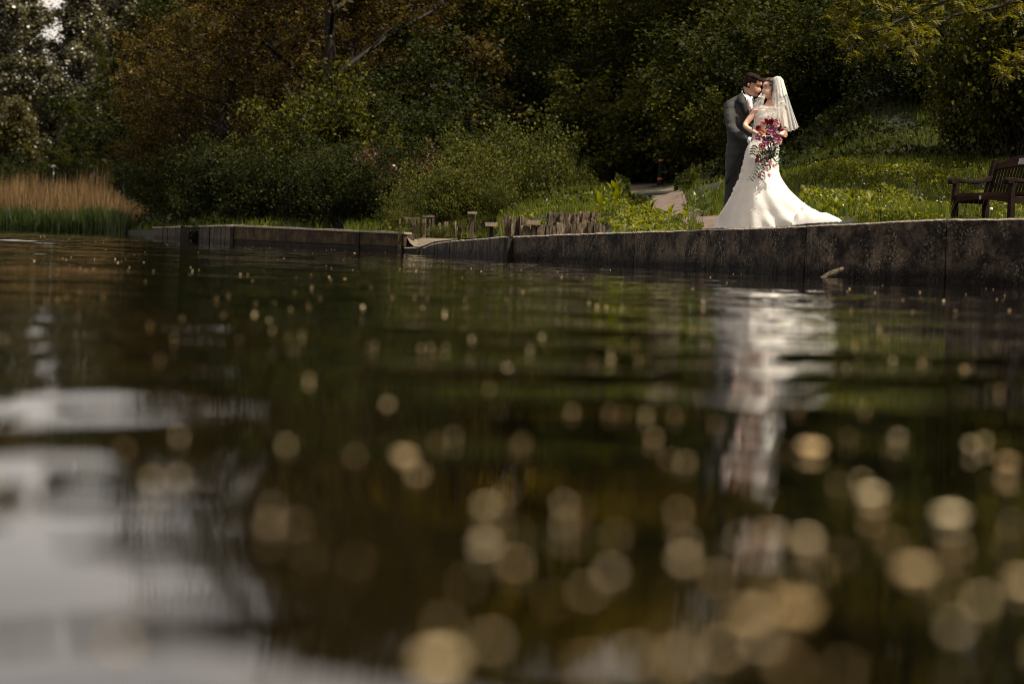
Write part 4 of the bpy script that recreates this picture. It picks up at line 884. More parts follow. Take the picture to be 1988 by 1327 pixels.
def leafy(px, Y, key, n, size, rise, label, cat='plant', group='big leaved weeds'):
    b = on_ground(px, Y); e = empty('dock_plant' if key == 'dock_leaf' else 'comfrey_plant', b, label, cat, group)
    hmax = rise
    mb = MB(); mb.tube([(0,0,-.03),(.01,0,hmax*.5),(0,.01,hmax*.9)], [.012,.009,.004], 5); mb.build('stem', M['leaf_mid'] if False else LEAFM[key].materials[0], e)
    for k in range(n):
        o = bpy.data.objects.new('leaf', LEAFM[key]); link(o, e); a = k*2.4+RD.uniform(-.4,.4); t = k/max(1, n-1)
        o.location = (0, 0, hmax*.85*t); o.rotation_euler = (RD.uniform(.25,.7)+t*.75, RD.uniform(-.3,.3), a); s = size*RD.uniform(.75,1.2)*(1-.35*t); o.scale = (s, s, s)
    return e
for px, Y, key, n, s, h, lab in [(1168,41.0,'dock_leaf',10,1.25,.42,'tall bright dock plant left of the path, on the left of its pair'),(1196,41.4,'dock_leaf',12,1.4,.46,'tallest bright dock plant, right one of the pair left of the path'),(1262,38,'dock_leaf',9,.9,.18,'bright dock plant with upright leaves beside the path bend'),(1300,36.5,'dock_leaf',8,.8,.14,'low bright dock near the point where the path meets the grass'),(1225,38.5,'dock_leaf',8,.8,.16,'low bright dock between the slate wall and the path bend'),(1165,38.3,'dock_leaf',7,.9,.16,'bright dock at the right end of the slate wall'),(1330,34.5,'dock_leaf',7,.7,.10,'small bright dock nearest the groom'),(1095,44,'pale_leaf',12,1.1,.30,'pale comfrey plant above the slate wall'),(1060,44.6,'pale_leaf',9,.9,.22,'smaller pale comfrey above the timber block'),
        (1368,36.5,'pale_leaf',15,1.3,.42,'pale comfrey plant close behind the groom'),(1345,38,'pale_leaf',9,1.0,.25,'pale comfrey by the path edge left of the groom'),(1345,42,'green_leaf',10,1.3,.35,'green broad leaved plant higher on the bank left of the groom'),
        (1655,31,'dock_leaf',11,.9,.24,'bright dock plant in the weeds above the dress train'),(1622,30.2,'dock_leaf',9,.8,.15,'bright dock right above the train of the dress'),(1600,30.4,'dock_leaf',8,.7,.12,'small bright dock at the edge of the skirt'),(1690,30.8,'dock_leaf',9,.9,.18,'dock plant midway between bride and bench'),(1745,30.5,'dock_leaf',8,.8,.15,'dock plant nearer the bench than the bride'),(1780,33,'green_leaf',9,1.1,.22,'green broad leaved plant on the bank left of the bench'),(1706,35,'green_leaf',14,1.1,.30,'dark green rosette in the middle of the bank'),(1820,33.5,'dock_leaf',8,.8,.2,'dock plant beside the left bench leg')]:
    leafy(px, Y, key, n, s, h, lab)
# a dandelion clock under the bench
b = on_ground(1923, 33.6); b2 = at(1923, 405.5, 33.6); e = empty('dandelion_clock', b, 'single dandelion clock standing in front of the bench rail', 'dandelion')
mb = MB(); mb.tube([(0,0,-.02),(0,0,b2.z-b.z)], .003, 5); mb.build('stem', M['leaf_mid'], e)
lathe([(.002,b2.z-b.z-.022),(.016,b2.z-b.z-.016),(.023,b2.z-b.z),(.016,b2.z-b.z+.016),(.002,b2.z-b.z+.022)], 10).build('seed_head', M['white_petal'], e, True)
# ------------------------------------------------------------------ the couple
def skin_m(name, c):
    m, nt, b, out = new_mat(name); n = noise_tex(nt, 25, 3); r = ramp(nt, [(.3, tuple(x*.85 for x in c)), (.7, tuple(min(1, x*1.1) for x in c))])
    nt.links.new(n.outputs['Fac'], r.inputs[0]); nt.links.new(r.outputs[0], b.inputs['Base Color']); b.inputs['Roughness'].default_value = .5
    b.inputs['Subsurface Weight'].default_value = .12; b.inputs['Subsurface Radius'].default_value = (.02,.008,.004); b.inputs['Subsurface Scale'].default_value = .5
    return m
M['skin_groom'] = skin_m('skin_groom', (.48,.26,.17)); M['skin_bride'] = skin_m('skin_bride', (.58,.35,.25))
M['hair_dark'] = surf('hair_dark', [(.3,(.006,.0035,.002)), (.8,(.026,.014,.008))], 40, .75, stretch=(1,1,.3), bmp=.9, bdist=.01, spec=.08)
M['hair_brown'] = surf('hair_brown', [(.3,(.025,.010,.006)), (.8,(.10,.045,.022))], 40, .4, stretch=(.4,1,1), bmp=.8, bdist=.01, spec=.5)
M['suit'] = surf('suit', [(.3,(.024,.024,.023)), (.7,(.042,.041,.039))], 60, .85, bmp=.3, bdist=.004, bscale=14)
M['suit_trouser'] = surf('suit_trouser', [(.3,(.019,.0185,.018)), (.7,(.030,.029,.028))], 60, .85, stretch=(4,4,.3), bmp=.3, bdist=.004)
M['lapel'] = surf('lapel', [(.3,(.014,.0145,.015)), (.7,(.024,.0245,.025))], 60, .7, bmp=.2)
M['waistcoat'] = surf('waistcoat', [(.3,(.010,.011,.016)), (.7,(.02,.022,.03))], 60, .7, bmp=.2)
M['shirt'] = surf('shirt', [(.3,(.70,.71,.76)), (.7,(.78,.79,.82))], 30, .7, bmp=.2)
M['tie'] = surf('tie', [(.3,(.62,.30,.32)), (.7,(.75,.45,.46))], 60, .5, bmp=.2)
M['shoe'] = surf('shoe', [(.3,(.01,.01,.01)), (.7,(.02,.018,.016))], 20, .3, bmp=0)
M['lip'] = surf('lip', [(.3,(.30,.09,.07)), (.7,(.38,.12,.09))], 20, .4, bmp=0)
M['eye_dark'] = surf('eye_dark', [(.3,(.015,.01,.008)), (.7,(.03,.02,.015))], 20, .4, bmp=0)
def lace_mat(name, c, vs=55):
    m, nt, b, out = new_mat(name); tc = nt.nodes.new('ShaderNodeTexCoord'); v = nt.nodes.new('ShaderNodeTexVoronoi'); v.inputs['Scale'].default_value = vs
    nt.links.new(tc.outputs['Object'], v.inputs['Vector']); n = noise_tex(nt, vs*.35, 5, .65)
    mx = nt.nodes.new('ShaderNodeMixRGB'); mx.inputs[0].default_value = .5; nt.links.new(v.outputs['Distance'], mx.inputs[1]); nt.links.new(n.outputs['Fac'], mx.inputs[2])
    r = ramp(nt, [(.25, tuple(x*.86 for x in c)), (.55, c)]); nt.links.new(mx.outputs[0], r.inputs[0]); nt.links.new(r.outputs[0], b.inputs['Base Color'])
    b.inputs['Roughness'].default_value = .7; b.inputs['Sheen Weight'].default_value = .3
    bump(nt, b, mx.outputs[0], .35, .006); t = nt.nodes.new('ShaderNodeBsdfTranslucent'); t.inputs[0].default_value = (*c, 1); ms = nt.nodes.new('ShaderNodeMixShader'); ms.inputs[0].default_value = .32
    nt.links.new(b.outputs[0], ms.inputs[1]); nt.links.new(t.outputs[0], ms.inputs[2]); nt.links.new(ms.outputs[0], out.inputs[0]); return m
M['dress'] = lace_mat('dress', (.86,.83,.77)); M['lace'] = lace_mat('lace', (.84,.80,.73), 110)
def sheer_mat(name, c, alpha, fold=0.0):
    m, nt, b, out = new_mat(name); b.inputs['Base Color'].default_value = (*c, 1); b.inputs['Roughness'].default_value = .6
    t = nt.nodes.new('ShaderNodeBsdfTranslucent'); t.inputs[0].default_value = (*c, 1); ms = nt.nodes.new('ShaderNodeMixShader'); ms.inputs[0].default_value = .5
    nt.links.new(b.outputs[0], ms.inputs[1]); nt.links.new(t.outputs[0], ms.inputs[2])
    tr = nt.nodes.new('ShaderNodeBsdfTransparent'); m2 = nt.nodes.new('ShaderNodeMixShader'); lw = nt.nodes.new('ShaderNodeLayerWeight'); lw.inputs[0].default_value = .35
    mr = nt.nodes.new('ShaderNodeMapRange'); mr.inputs[3].default_value = alpha; mr.inputs[4].default_value = min(1, alpha*2.6)
    nt.links.new(lw.outputs['Facing'], mr.inputs[0]); nt.links.new(mr.outputs[0], m2.inputs[0]); nt.links.new(tr.outputs[0], m2.inputs[1]); nt.links.new(ms.outputs[0], m2.inputs[2]); nt.links.new(m2.outputs[0], out.inputs[0])
    return m
M['yoke'] = sheer_mat('yoke', (.86,.83,.77), .30); M['veil'] = sheer_mat('veil', (.90,.90,.88), .17); M['veil_edge'] = sheer_mat('veil_edge', (.86,.86,.82), .55)

BRY, GRY = 30.0, 30.35
def bp(px, py, dy=0.0, Y=BRY):
    """a point of the couple: photo position at the figure's own depth, moved dy metres towards the camera when negative"""
    p = at(px, py, Y); return Vector((p.x, p.y+dy, p.z))
def skin_body(verts, edges):
    me = bpy.data.meshes.new('tmp'); me.from_pydata([v[0] for v in verts], edges, []); o = bpy.data.objects.new('tmp', me); COL.objects.link(o)
    o.modifiers.new('s', 'SKIN'); sv = me.skin_vertices
    if not sv:
        bm = bmesh.new(); bm.from_mesh(me); bm.verts.layers.skin.verify(); bm.to_mesh(me); bm.free(); sv = me.skin_vertices
    for i, v in enumerate(verts): sv[0].data[i].radius = (v[1], v[2] if len(v) > 2 else v[1])
    sv[0].data[0].use_root = True
    md = o.modifiers.new('u', 'SUBSURF'); md.levels = 2
    dg = bpy.context.evaluated_depsgraph_get(); ev = o.evaluated_get(dg); m2 = bpy.data.meshes.new_from_object(ev)
    V = [tuple(v.co) for v in m2.vertices]; Fc = [tuple(p.vertices) for p in m2.polygons]
    bpy.data.objects.remove(o); return V, Fc
HEAD = [(-.118,.070,-.030,.030),(-.110,.092,-.045,.040),(-.096,.101,-.058,.051),(-.080,.095,-.070,.059),(-.068,.104,-.079,.064),(-.060,.100,-.083,.066),(-.052,.107,-.086,.067),(-.040,.102,-.090,.069),
        (-.028,.101,-.093,.071),(-.012,.098,-.096,.073),(.004,.091,-.099,.075),(.018,.096,-.101,.076),(.030,.105,-.102,.077),(.050,.104,-.102,.078),(.072,.093,-.099,.076),(.092,.073,-.088,.068),(.108,.046,-.066,.053),(.118,.015,-.035,.03)]
def head_pts(s=1.0, grow_=0.0, n=36):
    V = []; info = []
    for z, f, b, w in HEAD:
        f, b, w = f+grow_, b-grow_, w+grow_; zz = z + grow_*max(0, z)/.1
        for k in range(n):
            a = 2*PI*k/n; c, sn = math.cos(a), math.sin(a); e = .86
            x = (f if c > 0 else -b)*abs(c)**e*(1 if c > 0 else -1); y = w*abs(sn)**e*(1 if sn > 0 else -1)
            if not grow_:
                if c > 0:
                    x += .030*math.exp(-(y/.012)**2)*max(0, 1-abs((z+.026)/.034))**.8*(1 if z < .01 else .4) if -.062 < z < .012 else 0
                    x -= .010*math.exp(-((abs(y)-.031)/.013)**2-((z-.005)/.012)**2)
                    x += .005*math.exp(-((abs(y)-.040)/.02)**2-((z+.03)/.02)**2)
            V.append(Vector((x, y, zz))*s); info.append((c, z))
    nr = len(HEAD); Fc = []
    for i in range(nr-1):
        for k in range(n): Fc.append((i*n+k, i*n+(k+1) % n, (i+1)*n+(k+1) % n, (i+1)*n+k))
    Fc.append(tuple(range(n-1, -1, -1))); Fc.append(tuple((nr-1)*n+k for k in range(n)))
    return V, Fc, info
def head_matrix(loc, yaw, pitch, roll=0.0):
    return Matrix.Translation(loc) @ Matrix.Rotation(yaw, 4, 'Z') @ Matrix.Rotation(pitch, 4, 'Y') @ Matrix.Rotation(roll, 4, 'X')
def hand(mb, wrist, d, across, curl=.5, s=1.0, thumb=1):
    """palm, four unequal fingers and a thumb leaving the side of the palm; curls about 'across'"""
    d = Vector(d).normalized(); ac = (Vector(across)-d*Vector(across).dot(d)).normalized(); nrm = ac.cross(d).normalized()
    pw = .080*s; pl = .092*s
    rings = []
    for t, w, th in ((-.05,.50,.030),(.0,.60,.030),(.35,.88,.030),(.75,1.0,.026),(1.0,.96,.021)):
        c = wrist+d*pl*t; ring = [c+ac*math.cos(a)*pw*.5*w+nrm*math.sin(a)*th*.5*s for a in [2*PI*k/10 for k in range(10)]]; rings.append(ring)
    V = [p for r in rings for p in r]; Fc = [(i*10+k, i*10+(k+1) % 10, (i+1)*10+(k+1) % 10, (i+1)*10+k) for i in range(4) for k in range(10)]
    Fc += [tuple(range(9,-1,-1)), tuple(40+k for k in range(10))]; mb.add(V, Fc)
    for i, (ln, off) in enumerate(((.070,-.375),(.080,-.125),(.074,.125),(.058,.375))):
        p = wrist+d*pl*.93+ac*off*pw; pts = [p]; dd = d.copy(); L = ln*s
        for k, fr in enumerate((.45,.30,.25)):
            dd = (Matrix.Rotation(curl*(.6 if k == 0 else 1.0), 3, ac) @ dd); p = p+dd*L*fr; pts.append(p)
        mb.tube(pts, [.0095*s,.0088*s,.008*s,.0062*s], 8)
    p = wrist+d*pl*.22+ac*pw*.42*-thumb; td = (d*.75-ac*thumb*.65+nrm*.15).normalized(); pts = [p-td*.01]
    for k, fr in enumerate((.032,.028,.022)):
        pts.append(pts[-1]+td*fr*s); td = (Matrix.Rotation(curl*.5, 3, ac) @ td + ac*thumb*.18).normalized()
    mb.tube(pts, [.0125*s,.011*s,.010*s,.0075*s], 8)
def finish_body(name, parts, mat, parent, voxel=.0065, hands=None):
    mb = MB()
    for V, Fc in parts: mb.add(V, Fc)
    if hands: mb.add(hands.v, hands.f)
    o = mb.build('tmp', mat); md = o.modifiers.new('r', 'REMESH'); md.mode = 'VOXEL'; md.voxel_size = voxel; md.use_smooth_shade = True
    sm = o.modifiers.new('s', 'SMOOTH'); sm.factor = .4; sm.iterations = 1
    dg = bpy.context.evaluated_depsgraph_get(); me = bpy.data.meshes.new_from_object(o.evaluated_get(dg)); me.name = name
    bpy.data.objects.remove(o); me.materials.clear(); me.materials.append(mat); me.polygons.foreach_set('use_smooth', [True]*len(me.polygons))
    return mesh_obj(name, me, parent)
def ring_loft(rows, n=40, fold=None, Y=BRY, power=1.0):
    """rows: (pxL, pxR, py, half depth, dyL, dyR)"""
    V = []
    for i, r in enumerate(rows):
        L = bp(r[0], r[2], r[4] if len(r) > 4 else 0, Y); R_ = bp(r[1], r[2], r[5] if len(r) > 5 else 0, Y); c = (L+R_)/2; h = (R_-L)/2; hn = Vector((h.x, h.y, 0)).normalized(); dv = Vector((0, 1, 0))
        for k in range(n):
            a = 2*PI*k/n; cs, sn = math.cos(a), math.sin(a); p = c+h*abs(cs)**power*(1 if cs > 0 else -1)+dv*sn*r[3]
            if fold: p = p+(p-c).normalized()*fold(i/(len(rows)-1), a, r)
            V.append(p)
    m = len(rows); Fc = [(i*n+k, i*n+(k+1) % n, (i+1)*n+(k+1) % n, (i+1)*n+k) for i in range(m-1) for k in range(n)]
    return V, Fc
def dense(rows, m):
    rows = [tuple(r)+(0,)*(6-len(r)) for r in rows]; A = np.array(rows, float); t = A[:,2]; tt = np.linspace(t[0], t[-1], m); out = []
    # smooth interpolation (Catmull-like via numpy on cumulative rows)
    for x in tt:
        i = min(len(t)-2, max(0, int(np.searchsorted(t, x)-1))); u = (x-t[i])/(t[i+1]-t[i]); P0 = A[max(0,i-1)]; P1 = A[i]; P2 = A[i+1]; P3 = A[min(len(t)-1,i+2)]
        m1 = (P2-P0)/(P2[2]-P0[2])*(t[i+1]-t[i]); m2 = (P3-P1)/(P3[2]-P1[2])*(t[i+1]-t[i]); h = ((2*u**3-3*u*u+1)*P1+(u**3-2*u*u+u)*m1+(-2*u**3+3*u*u)*P2+(u**3-u*u)*m2); h[2] = x; out.append(tuple(h))
    return out

# ---- groom
gf = bp(1414, 438, 0, GRY); gf.z = gz(gf.x, gf.y)+.02
gr = empty('person', (0,0,0), 'groom in grey tailcoat and pink tie, standing forehead to forehead with the bride', 'person', 'wedding couple')
G = lambda px, py, dy=0: bp(px, py, dy, GRY)
vs = [(G(1430,286),.10,.07),(G(1431,262),.115,.09),(G(1433,228),.13,.095),(G(1436,203),.12,.08),(G(1441,190),.055,.055),(G(1449,178),.052,.052),
      (G(1417,205,-.08),.055),(G(1414,228,-.14),.046),(G(1417,251,-.19),.042),(G(1434,267,-.27),.036),(G(1453,275,-.36),.026,.022),
      (G(1454,206,.06),.055),(G(1468,232,.13),.044),(G(1484,250,.16),.040),(G(1500,256,.10),.03),(G(1508,258,.03),.025),
      (G(1425,312,0),.055),(G(1419,362,0),.042),(G(1415,410,0),.034),(G(1413,434,0),.032),(G(1418,438,-.10),.035),
      (G(1437,312,.09),.055),(G(1434,362,.10),.042),(G(1430,408,.11),.034),(G(1429,431,.11),.032),(G(1438,436,.04),.035)]
es = [(0,1),(1,2),(2,3),(3,4),(4,5),(3,6),(6,7),(7,8),(8,9),(9,10),(3,11),(11,12),(12,13),(13,14),(14,15),(0,16),(16,17),(17,18),(18,19),(19,20),(0,21),(21,22),(22,23),(23,24),(24,25)]
sb = skin_body(vs, es)
GH = head_matrix(G(1459.5,166,-.04), math.radians(-22), math.radians(17), 0)
hv, hf, hi = head_pts(1.04)
hm = MB(); hand(hm, G(1455,276,-.37), (1,-.12,.15), (0,.1,-1), .28, 1.05, thumb=-1); hand(hm, G(1507,258,.03), (1,.0,-.1), (0,0,1), .5, 1.0)
ears = MB()
for sg in (-1, 1):
    V = []; 
    for i in range(5):
        for k in range(8):
            a = 2*PI*k/8; rr = (.6,1,1.05,.8,.3)[i]; V.append(GH @ Vector((-.008+.017*rr*math.cos(a)-.004*i, sg*(.070+.005*i), -.004+.031*rr*math.sin(a))))
    ears.add(V, [(i*8+k, i*8+(k+1) % 8, (i+1)*8+(k+1) % 8, (i+1)*8+k) for i in range(4) for k in range(8)]+[tuple(range(7,-1,-1)), tuple(32+k for k in range(8))])
finish_body('body', [sb, ([GH @ v for v in hv], hf), (ears.v, ears.f)], M['skin_groom'], gr, .0062, hm)
def features(HM, parent, lips=True, sc=1.0):
    for sg in (-1, 1):
        mb = MB(); mb.tube([HM @ Vector((.094, sg*.018, .034))*1, HM @ Vector((.096, sg*.031, .040)), HM @ Vector((.083, sg*.048, .036))], [.003,.0045,.002], 6); mb.build('eyebrow', M['hair_dark'], parent, True)
        mb = MB(); mb.tube([HM @ Vector((.087, sg*.020, .002)), HM @ Vector((.0895, sg*.031, .0)), HM @ Vector((.082, sg*.042, .003))], [.0015,.0028,.0015], 6); mb.build('eyelash', M['eye_dark'], parent, True)
    mb = MB(); mb.tube([HM @ Vector((.091, -.024, -.060)), HM @ Vector((.106, -.008, -.059)), HM @ Vector((.1075, 0, -.060)), HM @ Vector((.106, .008, -.059)), HM @ Vector((.091, .024, -.060))], [.002,.0055,.006,.0055,.002], 8); mb.build('lips', M['lip'], parent, True)
features(GH, gr)
def hair_shell(HM, keep, grow_, mat, parent, s=1.0, wob=.006, name='hair'):
    V, Fc, info = head_pts(s, grow_); n = len(V); out = [f for f in Fc if all(keep(info[i][0], info[i][1], V[i]) for i in f)]
    V2 = []
    for i, v in enumerate(V): V2.append(HM @ (v+v.normalized()*wob*(mnoise.noise(v*38)+.6*mnoise.noise(v*90))))
    o = MB().add(V2, out).build(name, mat, parent, True); md = o.modifiers.new('t', 'SOLIDIFY'); md.thickness = .012; md.offset = -1; return o
hair_shell(GH, lambda c, z, v: z > (.055 if c > .55 else (.020 if c > .05 else -.045)), .008, M['hair_dark'], gr, 1.04)
hair_shell(GH, lambda c, z, v: z > .070 and c < .95, .011, M['hair_dark'], gr, 1.05, .016)
# clothes
def wr(f, amp=.006, s=9): return lambda t, a, r: amp*mnoise.noise(Vector((math.cos(a)*1.4, math.sin(a)*1.4, t*s)))+amp*.7*mnoise.noise(Vector((math.cos(a)*3, math.sin(a)*3, t*s*2.2)))
jr = dense([(1437,1452,181,.05),(1431,1456,186,.07),(1421,1461,190.5,.09),(1411,1464,196,.11),(1406.5,1466,204,.125),(1406,1466,214,.14),(1408,1465,232,.138),(1411,1462,252,.132),(1411,1460,270,.135),(1409,1456,287,.145),(1408.5,1447,302,.145),(1408,1435,320,.13,),(1407.5,1422,340,.10),(1407,1411,357,.07)], 46)
V, Fc = ring_loft(jr, 44, wr(0), GRY, .9); Fc += [tuple(range(44)), tuple(len(V)-44+k for k in range(44))]; mbj = MB().add(V, Fc)
def sleeve(pts, rad, mb):
    P_ = []; Rr = []; N = 26
    for i in range(N):
        t = i/(N-1)*(len(pts)-1); k = min(int(t), len(pts)-2); u = t-k; P_.append(pts[k].lerp(pts[k+1], u)); Rr.append(rad[k]+(rad[k+1]-rad[k])*u + .0018*math.sin(i*2.3)*(.3+abs(math.sin(i*.9))))
    # round the corners of the path
    for _ in range(2): P_ = [P_[0]]+[(P_[i-1]+P_[i]*2+P_[i+1])/4 for i in range(1, N-1)]+[P_[-1]]
    mb.tube(P_, Rr, 16, wob=.10)
sleeve([G(1432,198,-.04), G(1417,207,-.09), G(1414,230,-.15), G(1417,253,-.20), G(1434,267,-.28), G(1449,274,-.345)], [.045,.058,.062,.060,.053,.043], mbj)
sleeve([G(1452,200,.04), G(1457,208,.06), G(1469,232,.13), G(1485,250,.16), G(1500,256,.10)], [.055,.066,.058,.052,.042], mbj)
o = mbj.build('tmp', M['suit']); md = o.modifiers.new('r', 'REMESH'); md.mode = 'VOXEL'; md.voxel_size = .009; sm = o.modifiers.new('s', 'SMOOTH'); sm.factor = .6; sm.iterations = 5
me = bpy.data.meshes.new_from_object(o.evaluated_get(bpy.context.evaluated_depsgraph_get())); me.name = 'tailcoat'; bpy.data.objects.remove(o)
for v in me.vertices: v.co += v.normal*(.007*mnoise.noise(Vector((v.co.x*5, v.co.y*5, v.co.z*17)))+.004*mnoise.noise(v.co*26))
me.polygons.foreach_set('use_smooth', [True]*len(me.polygons)); mesh_obj('tailcoat', me, gr)
mb = MB(); mb.tube([G(1451,284,-.150), G(1444,297,-.158), G(1435,312,-.150), G(1424,330,-.135), G(1414,345,-.110), G(1408,357,-.085)], [.010,.010,.010,.009,.008,.006], 6, flat=.5); mb.build('coat_edge', M['waistcoat'], gr, True)
# the lapels
def patch(rows, name, mat, parent, thick=.006, smooth=True):
    n = len(rows[0]); V = [p for r in rows for p in r]; Fc = [(i*n+k, i*n+k+1, (i+1)*n+k+1, (i+1)*n+k) for i in range(len(rows)-1) for k in range(n-1)]
    o = MB().add(V, Fc).build(name, mat, parent, smooth); md = o.modifiers.new('t', 'SOLIDIFY'); md.thickness = thick; md.offset = 0; return o
patch([[G(1438,182,-.085), G(1441,181,-.095)], [G(1429,190,-.115), G(1443,190,-.15)], [G(1427,201,-.150), G(1447,202,-.165)], [G(1433,203,-.155), G(1450,214,-.165)], [G(1440,217,-.16), G(1452,224,-.165)], [G(1450,236,-.16), G(1456,238,-.16)]], 'lapel', M['lapel'], gr, .010)
patch([[G(1455,187,-.08), G(1461,190,-.08)], [G(1457,200,-.13), G(1464,203,-.11)], [G(1457,218,-.15), G(1465,220,-.11)], [G(1456,238,-.155), G(1462,238,-.12)]], 'lapel', M['lapel'], gr, .010)
patch([[G(1446,182,-.075), G(1455,188,-.075)], [G(1447,196,-.140), G(1458,196,-.13)], [G(1449,212,-.152), G(1459,212,-.14)], [G(1452,222,-.155), G(1458,222,-.15)]], 'shirt', M['shirt'], gr, .006)
patch([[G(1449,214,-.158), G(1459,212,-.148)], [G(1451,226,-.160), G(1460,226,-.150)], [G(1454,240,-.158), G(1462,240,-.145)]], 'waistcoat', M['waistcoat'], gr, .008)
mb = MB(); mb.tube([G(1441,177,.0), G(1440,183,-.07), G(1447,192,-.11), G(1453,195,-.115)], [.012,.017,.016,.008], 8, flat=.6); mb.tube([G(1453,194,-.115), G(1458,191,-.10), G(1460,187,-.06)], [.008,.014,.012], 8, flat=.6); mb.build('shirt_collar', M['shirt'], gr, True)
mb = MB(); mb.tube([G(1451,193,-.14), G(1452,198,-.155), G(1452,203,-.165), G(1453,213,-.168), G(1455,222,-.165)], [.012,.022,.013,.018,.020], 10, flat=.45); mb.build('tie', M['tie'], gr, True)
mb = MB(); mb.tube([G(1448,274,-.345), G(1453.5,275.5,-.362)], [.040,.038], 14, cap=False); o = mb.build('shirt_cuff', M['shirt'], gr, True); md = o.modifiers.new('t', 'SOLIDIFY'); md.thickness = .006
for nm, rows, dy in (('trouser_leg', [(1411,1438,286,.09),(1410,1436,320,.092),(1407.5,1431,360,.078),(1405,1427,395,.068),(1403,1424,422,.066),(1402,1424,436,.068)], 0), ('trouser_leg', [(1424,1452,286,.09,.1,.1),(1424,1450,320,.092,.1,.1),(1422,1446,360,.078,.1,.1),(1420,1442,395,.068,.11,.11),(1419,1440,422,.066,.11,.11),(1418,1440,434,.068,.11,.11)], .1)):
    V, Fc = ring_loft(dense(rows, 24), 24, wr(0, .005, 6), GRY); MB().add(V, Fc).build(nm, M['suit_trouser'], gr, True)
for x, y, dy in ((1412,437,-.03),(1429,435,.09)):
    p = G(x, y, dy); mb = MB(); mb.tube([p+Vector((-.08,.03,.01)), p+Vector((-.03,.01,.03)), p+Vector((.06,-.03,.015)), p+Vector((.15,-.07,.0)), p+Vector((.19,-.09,-.005))], [.03,.042,.042,.034,.018], 12, flat=.8); mb.build('shoe', M['shoe'], gr, True)

# ---- bride
br = empty('person', (0,0,0), 'bride in white lace mermaid dress and short veil, holding her bouquet', 'person', 'wedding couple')
B = bp
vs = [(B(1482,288),.12,.10),(B(1484,262),.09,.075),(B(1489,232),.09,.065),(B(1493,212),.085,.05),(B(1496,200),.048,.048),(B(1496,190),.043,.043),
      (B(1471,211,0),.040),(B(1456,229,-.05),.040),(B(1443.5,245,-.09),.034),(B(1455,254,-.17),.030),(B(1467,262,-.24),.021,.018),
      (B(1517,211,0),.045),(B(1521,230,-.02),.046),(B(1522.5,250,-.05),.040),(B(1514,263,-.13),.033),(B(1505,272,-.22),.021,.018),
      (B(1474,320,-.02),.09),(B(1472,372,-.02),.065),(B(1470,420,0),.045),(B(1468,434,-.06),.035),
      (B(1492,320,.02),.09),(B(1490,372,.02),.065),(B(1488,420,.02),.045),(B(1487,434,-.05),.035)]
es = [(0,1),(1,2),(2,3),(3,4),(4,5),(3,6),(6,7),(7,8),(8,9),(9,10),(3,11),(11,12),(12,13),(13,14),(14,15),(0,16),(16,17),(17,18),(18,19),(0,20),(20,21),(21,22),(22,23)]
sb = skin_body(vs, es)
BH = head_matrix(B(1496,173.5,-.01), math.radians(180+24), math.radians(-2), 0)
hv, hf, hi = head_pts(.95)
hm = MB(); hand(hm, B(1466,261.5,-.235), (1,-.15,-.35), (.2,.5,1), .45, .9, thumb=1); hand(hm, B(1506,272,-.215), (-1,-.15,-.2), (0,.3,1), .45, .9, thumb=1)
finish_body('body', [sb, ([BH @ v for v in hv], hf)], M['skin_bride'], br, .0062, hm)
features(BH, br)
hair_shell(BH, lambda c, z, v: z > (.072 if c > .62 else (.022 if c > .30 else -.052)), .010, M['hair_brown'], br, .97, .009)
hair_shell(BH, lambda c, z, v: z > .05 and c < .75, .020, M['hair_brown'], br, .97, .012)
mb = MB(); c0 = BH @ Vector((-.105,0,.0)); 
for k in range(9):
    a = k*2.1; mb.tube([c0+Vector((math.cos(a+j*.8)*.032*math.sin((j+.5)/6*PI), math.sin(a+j*.8)*.045, (j-2.5)*.016)) for j in range(6)], [.008,.016,.019,.018,.015,.007], 7)
mb.build('hair_bun', M['hair_brown'], br, True)
mb = MB(); mb.tube([BH @ Vector((.03,.072,.02)), BH @ Vector((.036,.078,-.03)), BH @ Vector((.022,.074,-.07)), BH @ Vector((.034,.07,-.105)), BH @ Vector((.022,.068,-.13))], [.004,.006,.005,.004,.002], 6); mb.build('hair_curl', M['hair_brown'], br, True)
# dress
rows = dense([(1467,1520,213,.100),(1466,1519,218,.118),(1464,1515,228,.128),(1463,1510,245,.108),(1461,1508,262,.102),(1456,1511,275,.118),(1449,1512,288,.145),(1443,1512,312,.165),(1436,1513,338,.185,.03,-.03),(1426,1526,363,.24,.1,-.12),(1414,1547,389,.30,.2,-.3),(1400,1576,414,.34,.32,-.55),(1395,1592,427,.36,.38,-.75),(1392,1606,436,.37,.40,-.85),(1391,1610,442,.37,.40,-.88)], 90)
def skirt(t, a, r):
    k = max(0, (r[2]-300)/142); k2 = max(0, (r[2]-375)/67)
    f = .030*k**1.5*math.sin(7*a+1.2+1.3*t)+.018*k*math.sin(13*a+.6)+.030*k2**2*math.sin(19*a+2*math.sin(3*a))
    f += .006*mnoise.noise(Vector((math.cos(a)*3, math.sin(a)*3, t*14)))
    f -= .022*k
    if 318 < r[2] < 385: f += .016*math.exp(-((a-PI)/.4)**2)*mnoise.noise(Vector((r[2]*.16, a*2, 3)))*2.0
    return f
V, Fc = ring_loft(rows, 150, skirt)
for i in range(len(rows)-9, len(rows)):
    w_ = (i-(len(rows)-10))/9
    for k in range(150):
        v = V[i*150+k]; g = max(gz(v.x, v.y), float(shore_z(v.x)) if v.y < float(shore_y(v.x))+.4 else -9)+.006; v.z = v.z*(1-w_)+ (g+(len(rows)-1-i)*.010)*w_
db = MB().add(V, Fc); db.build('dress', M['dress'], br, True)
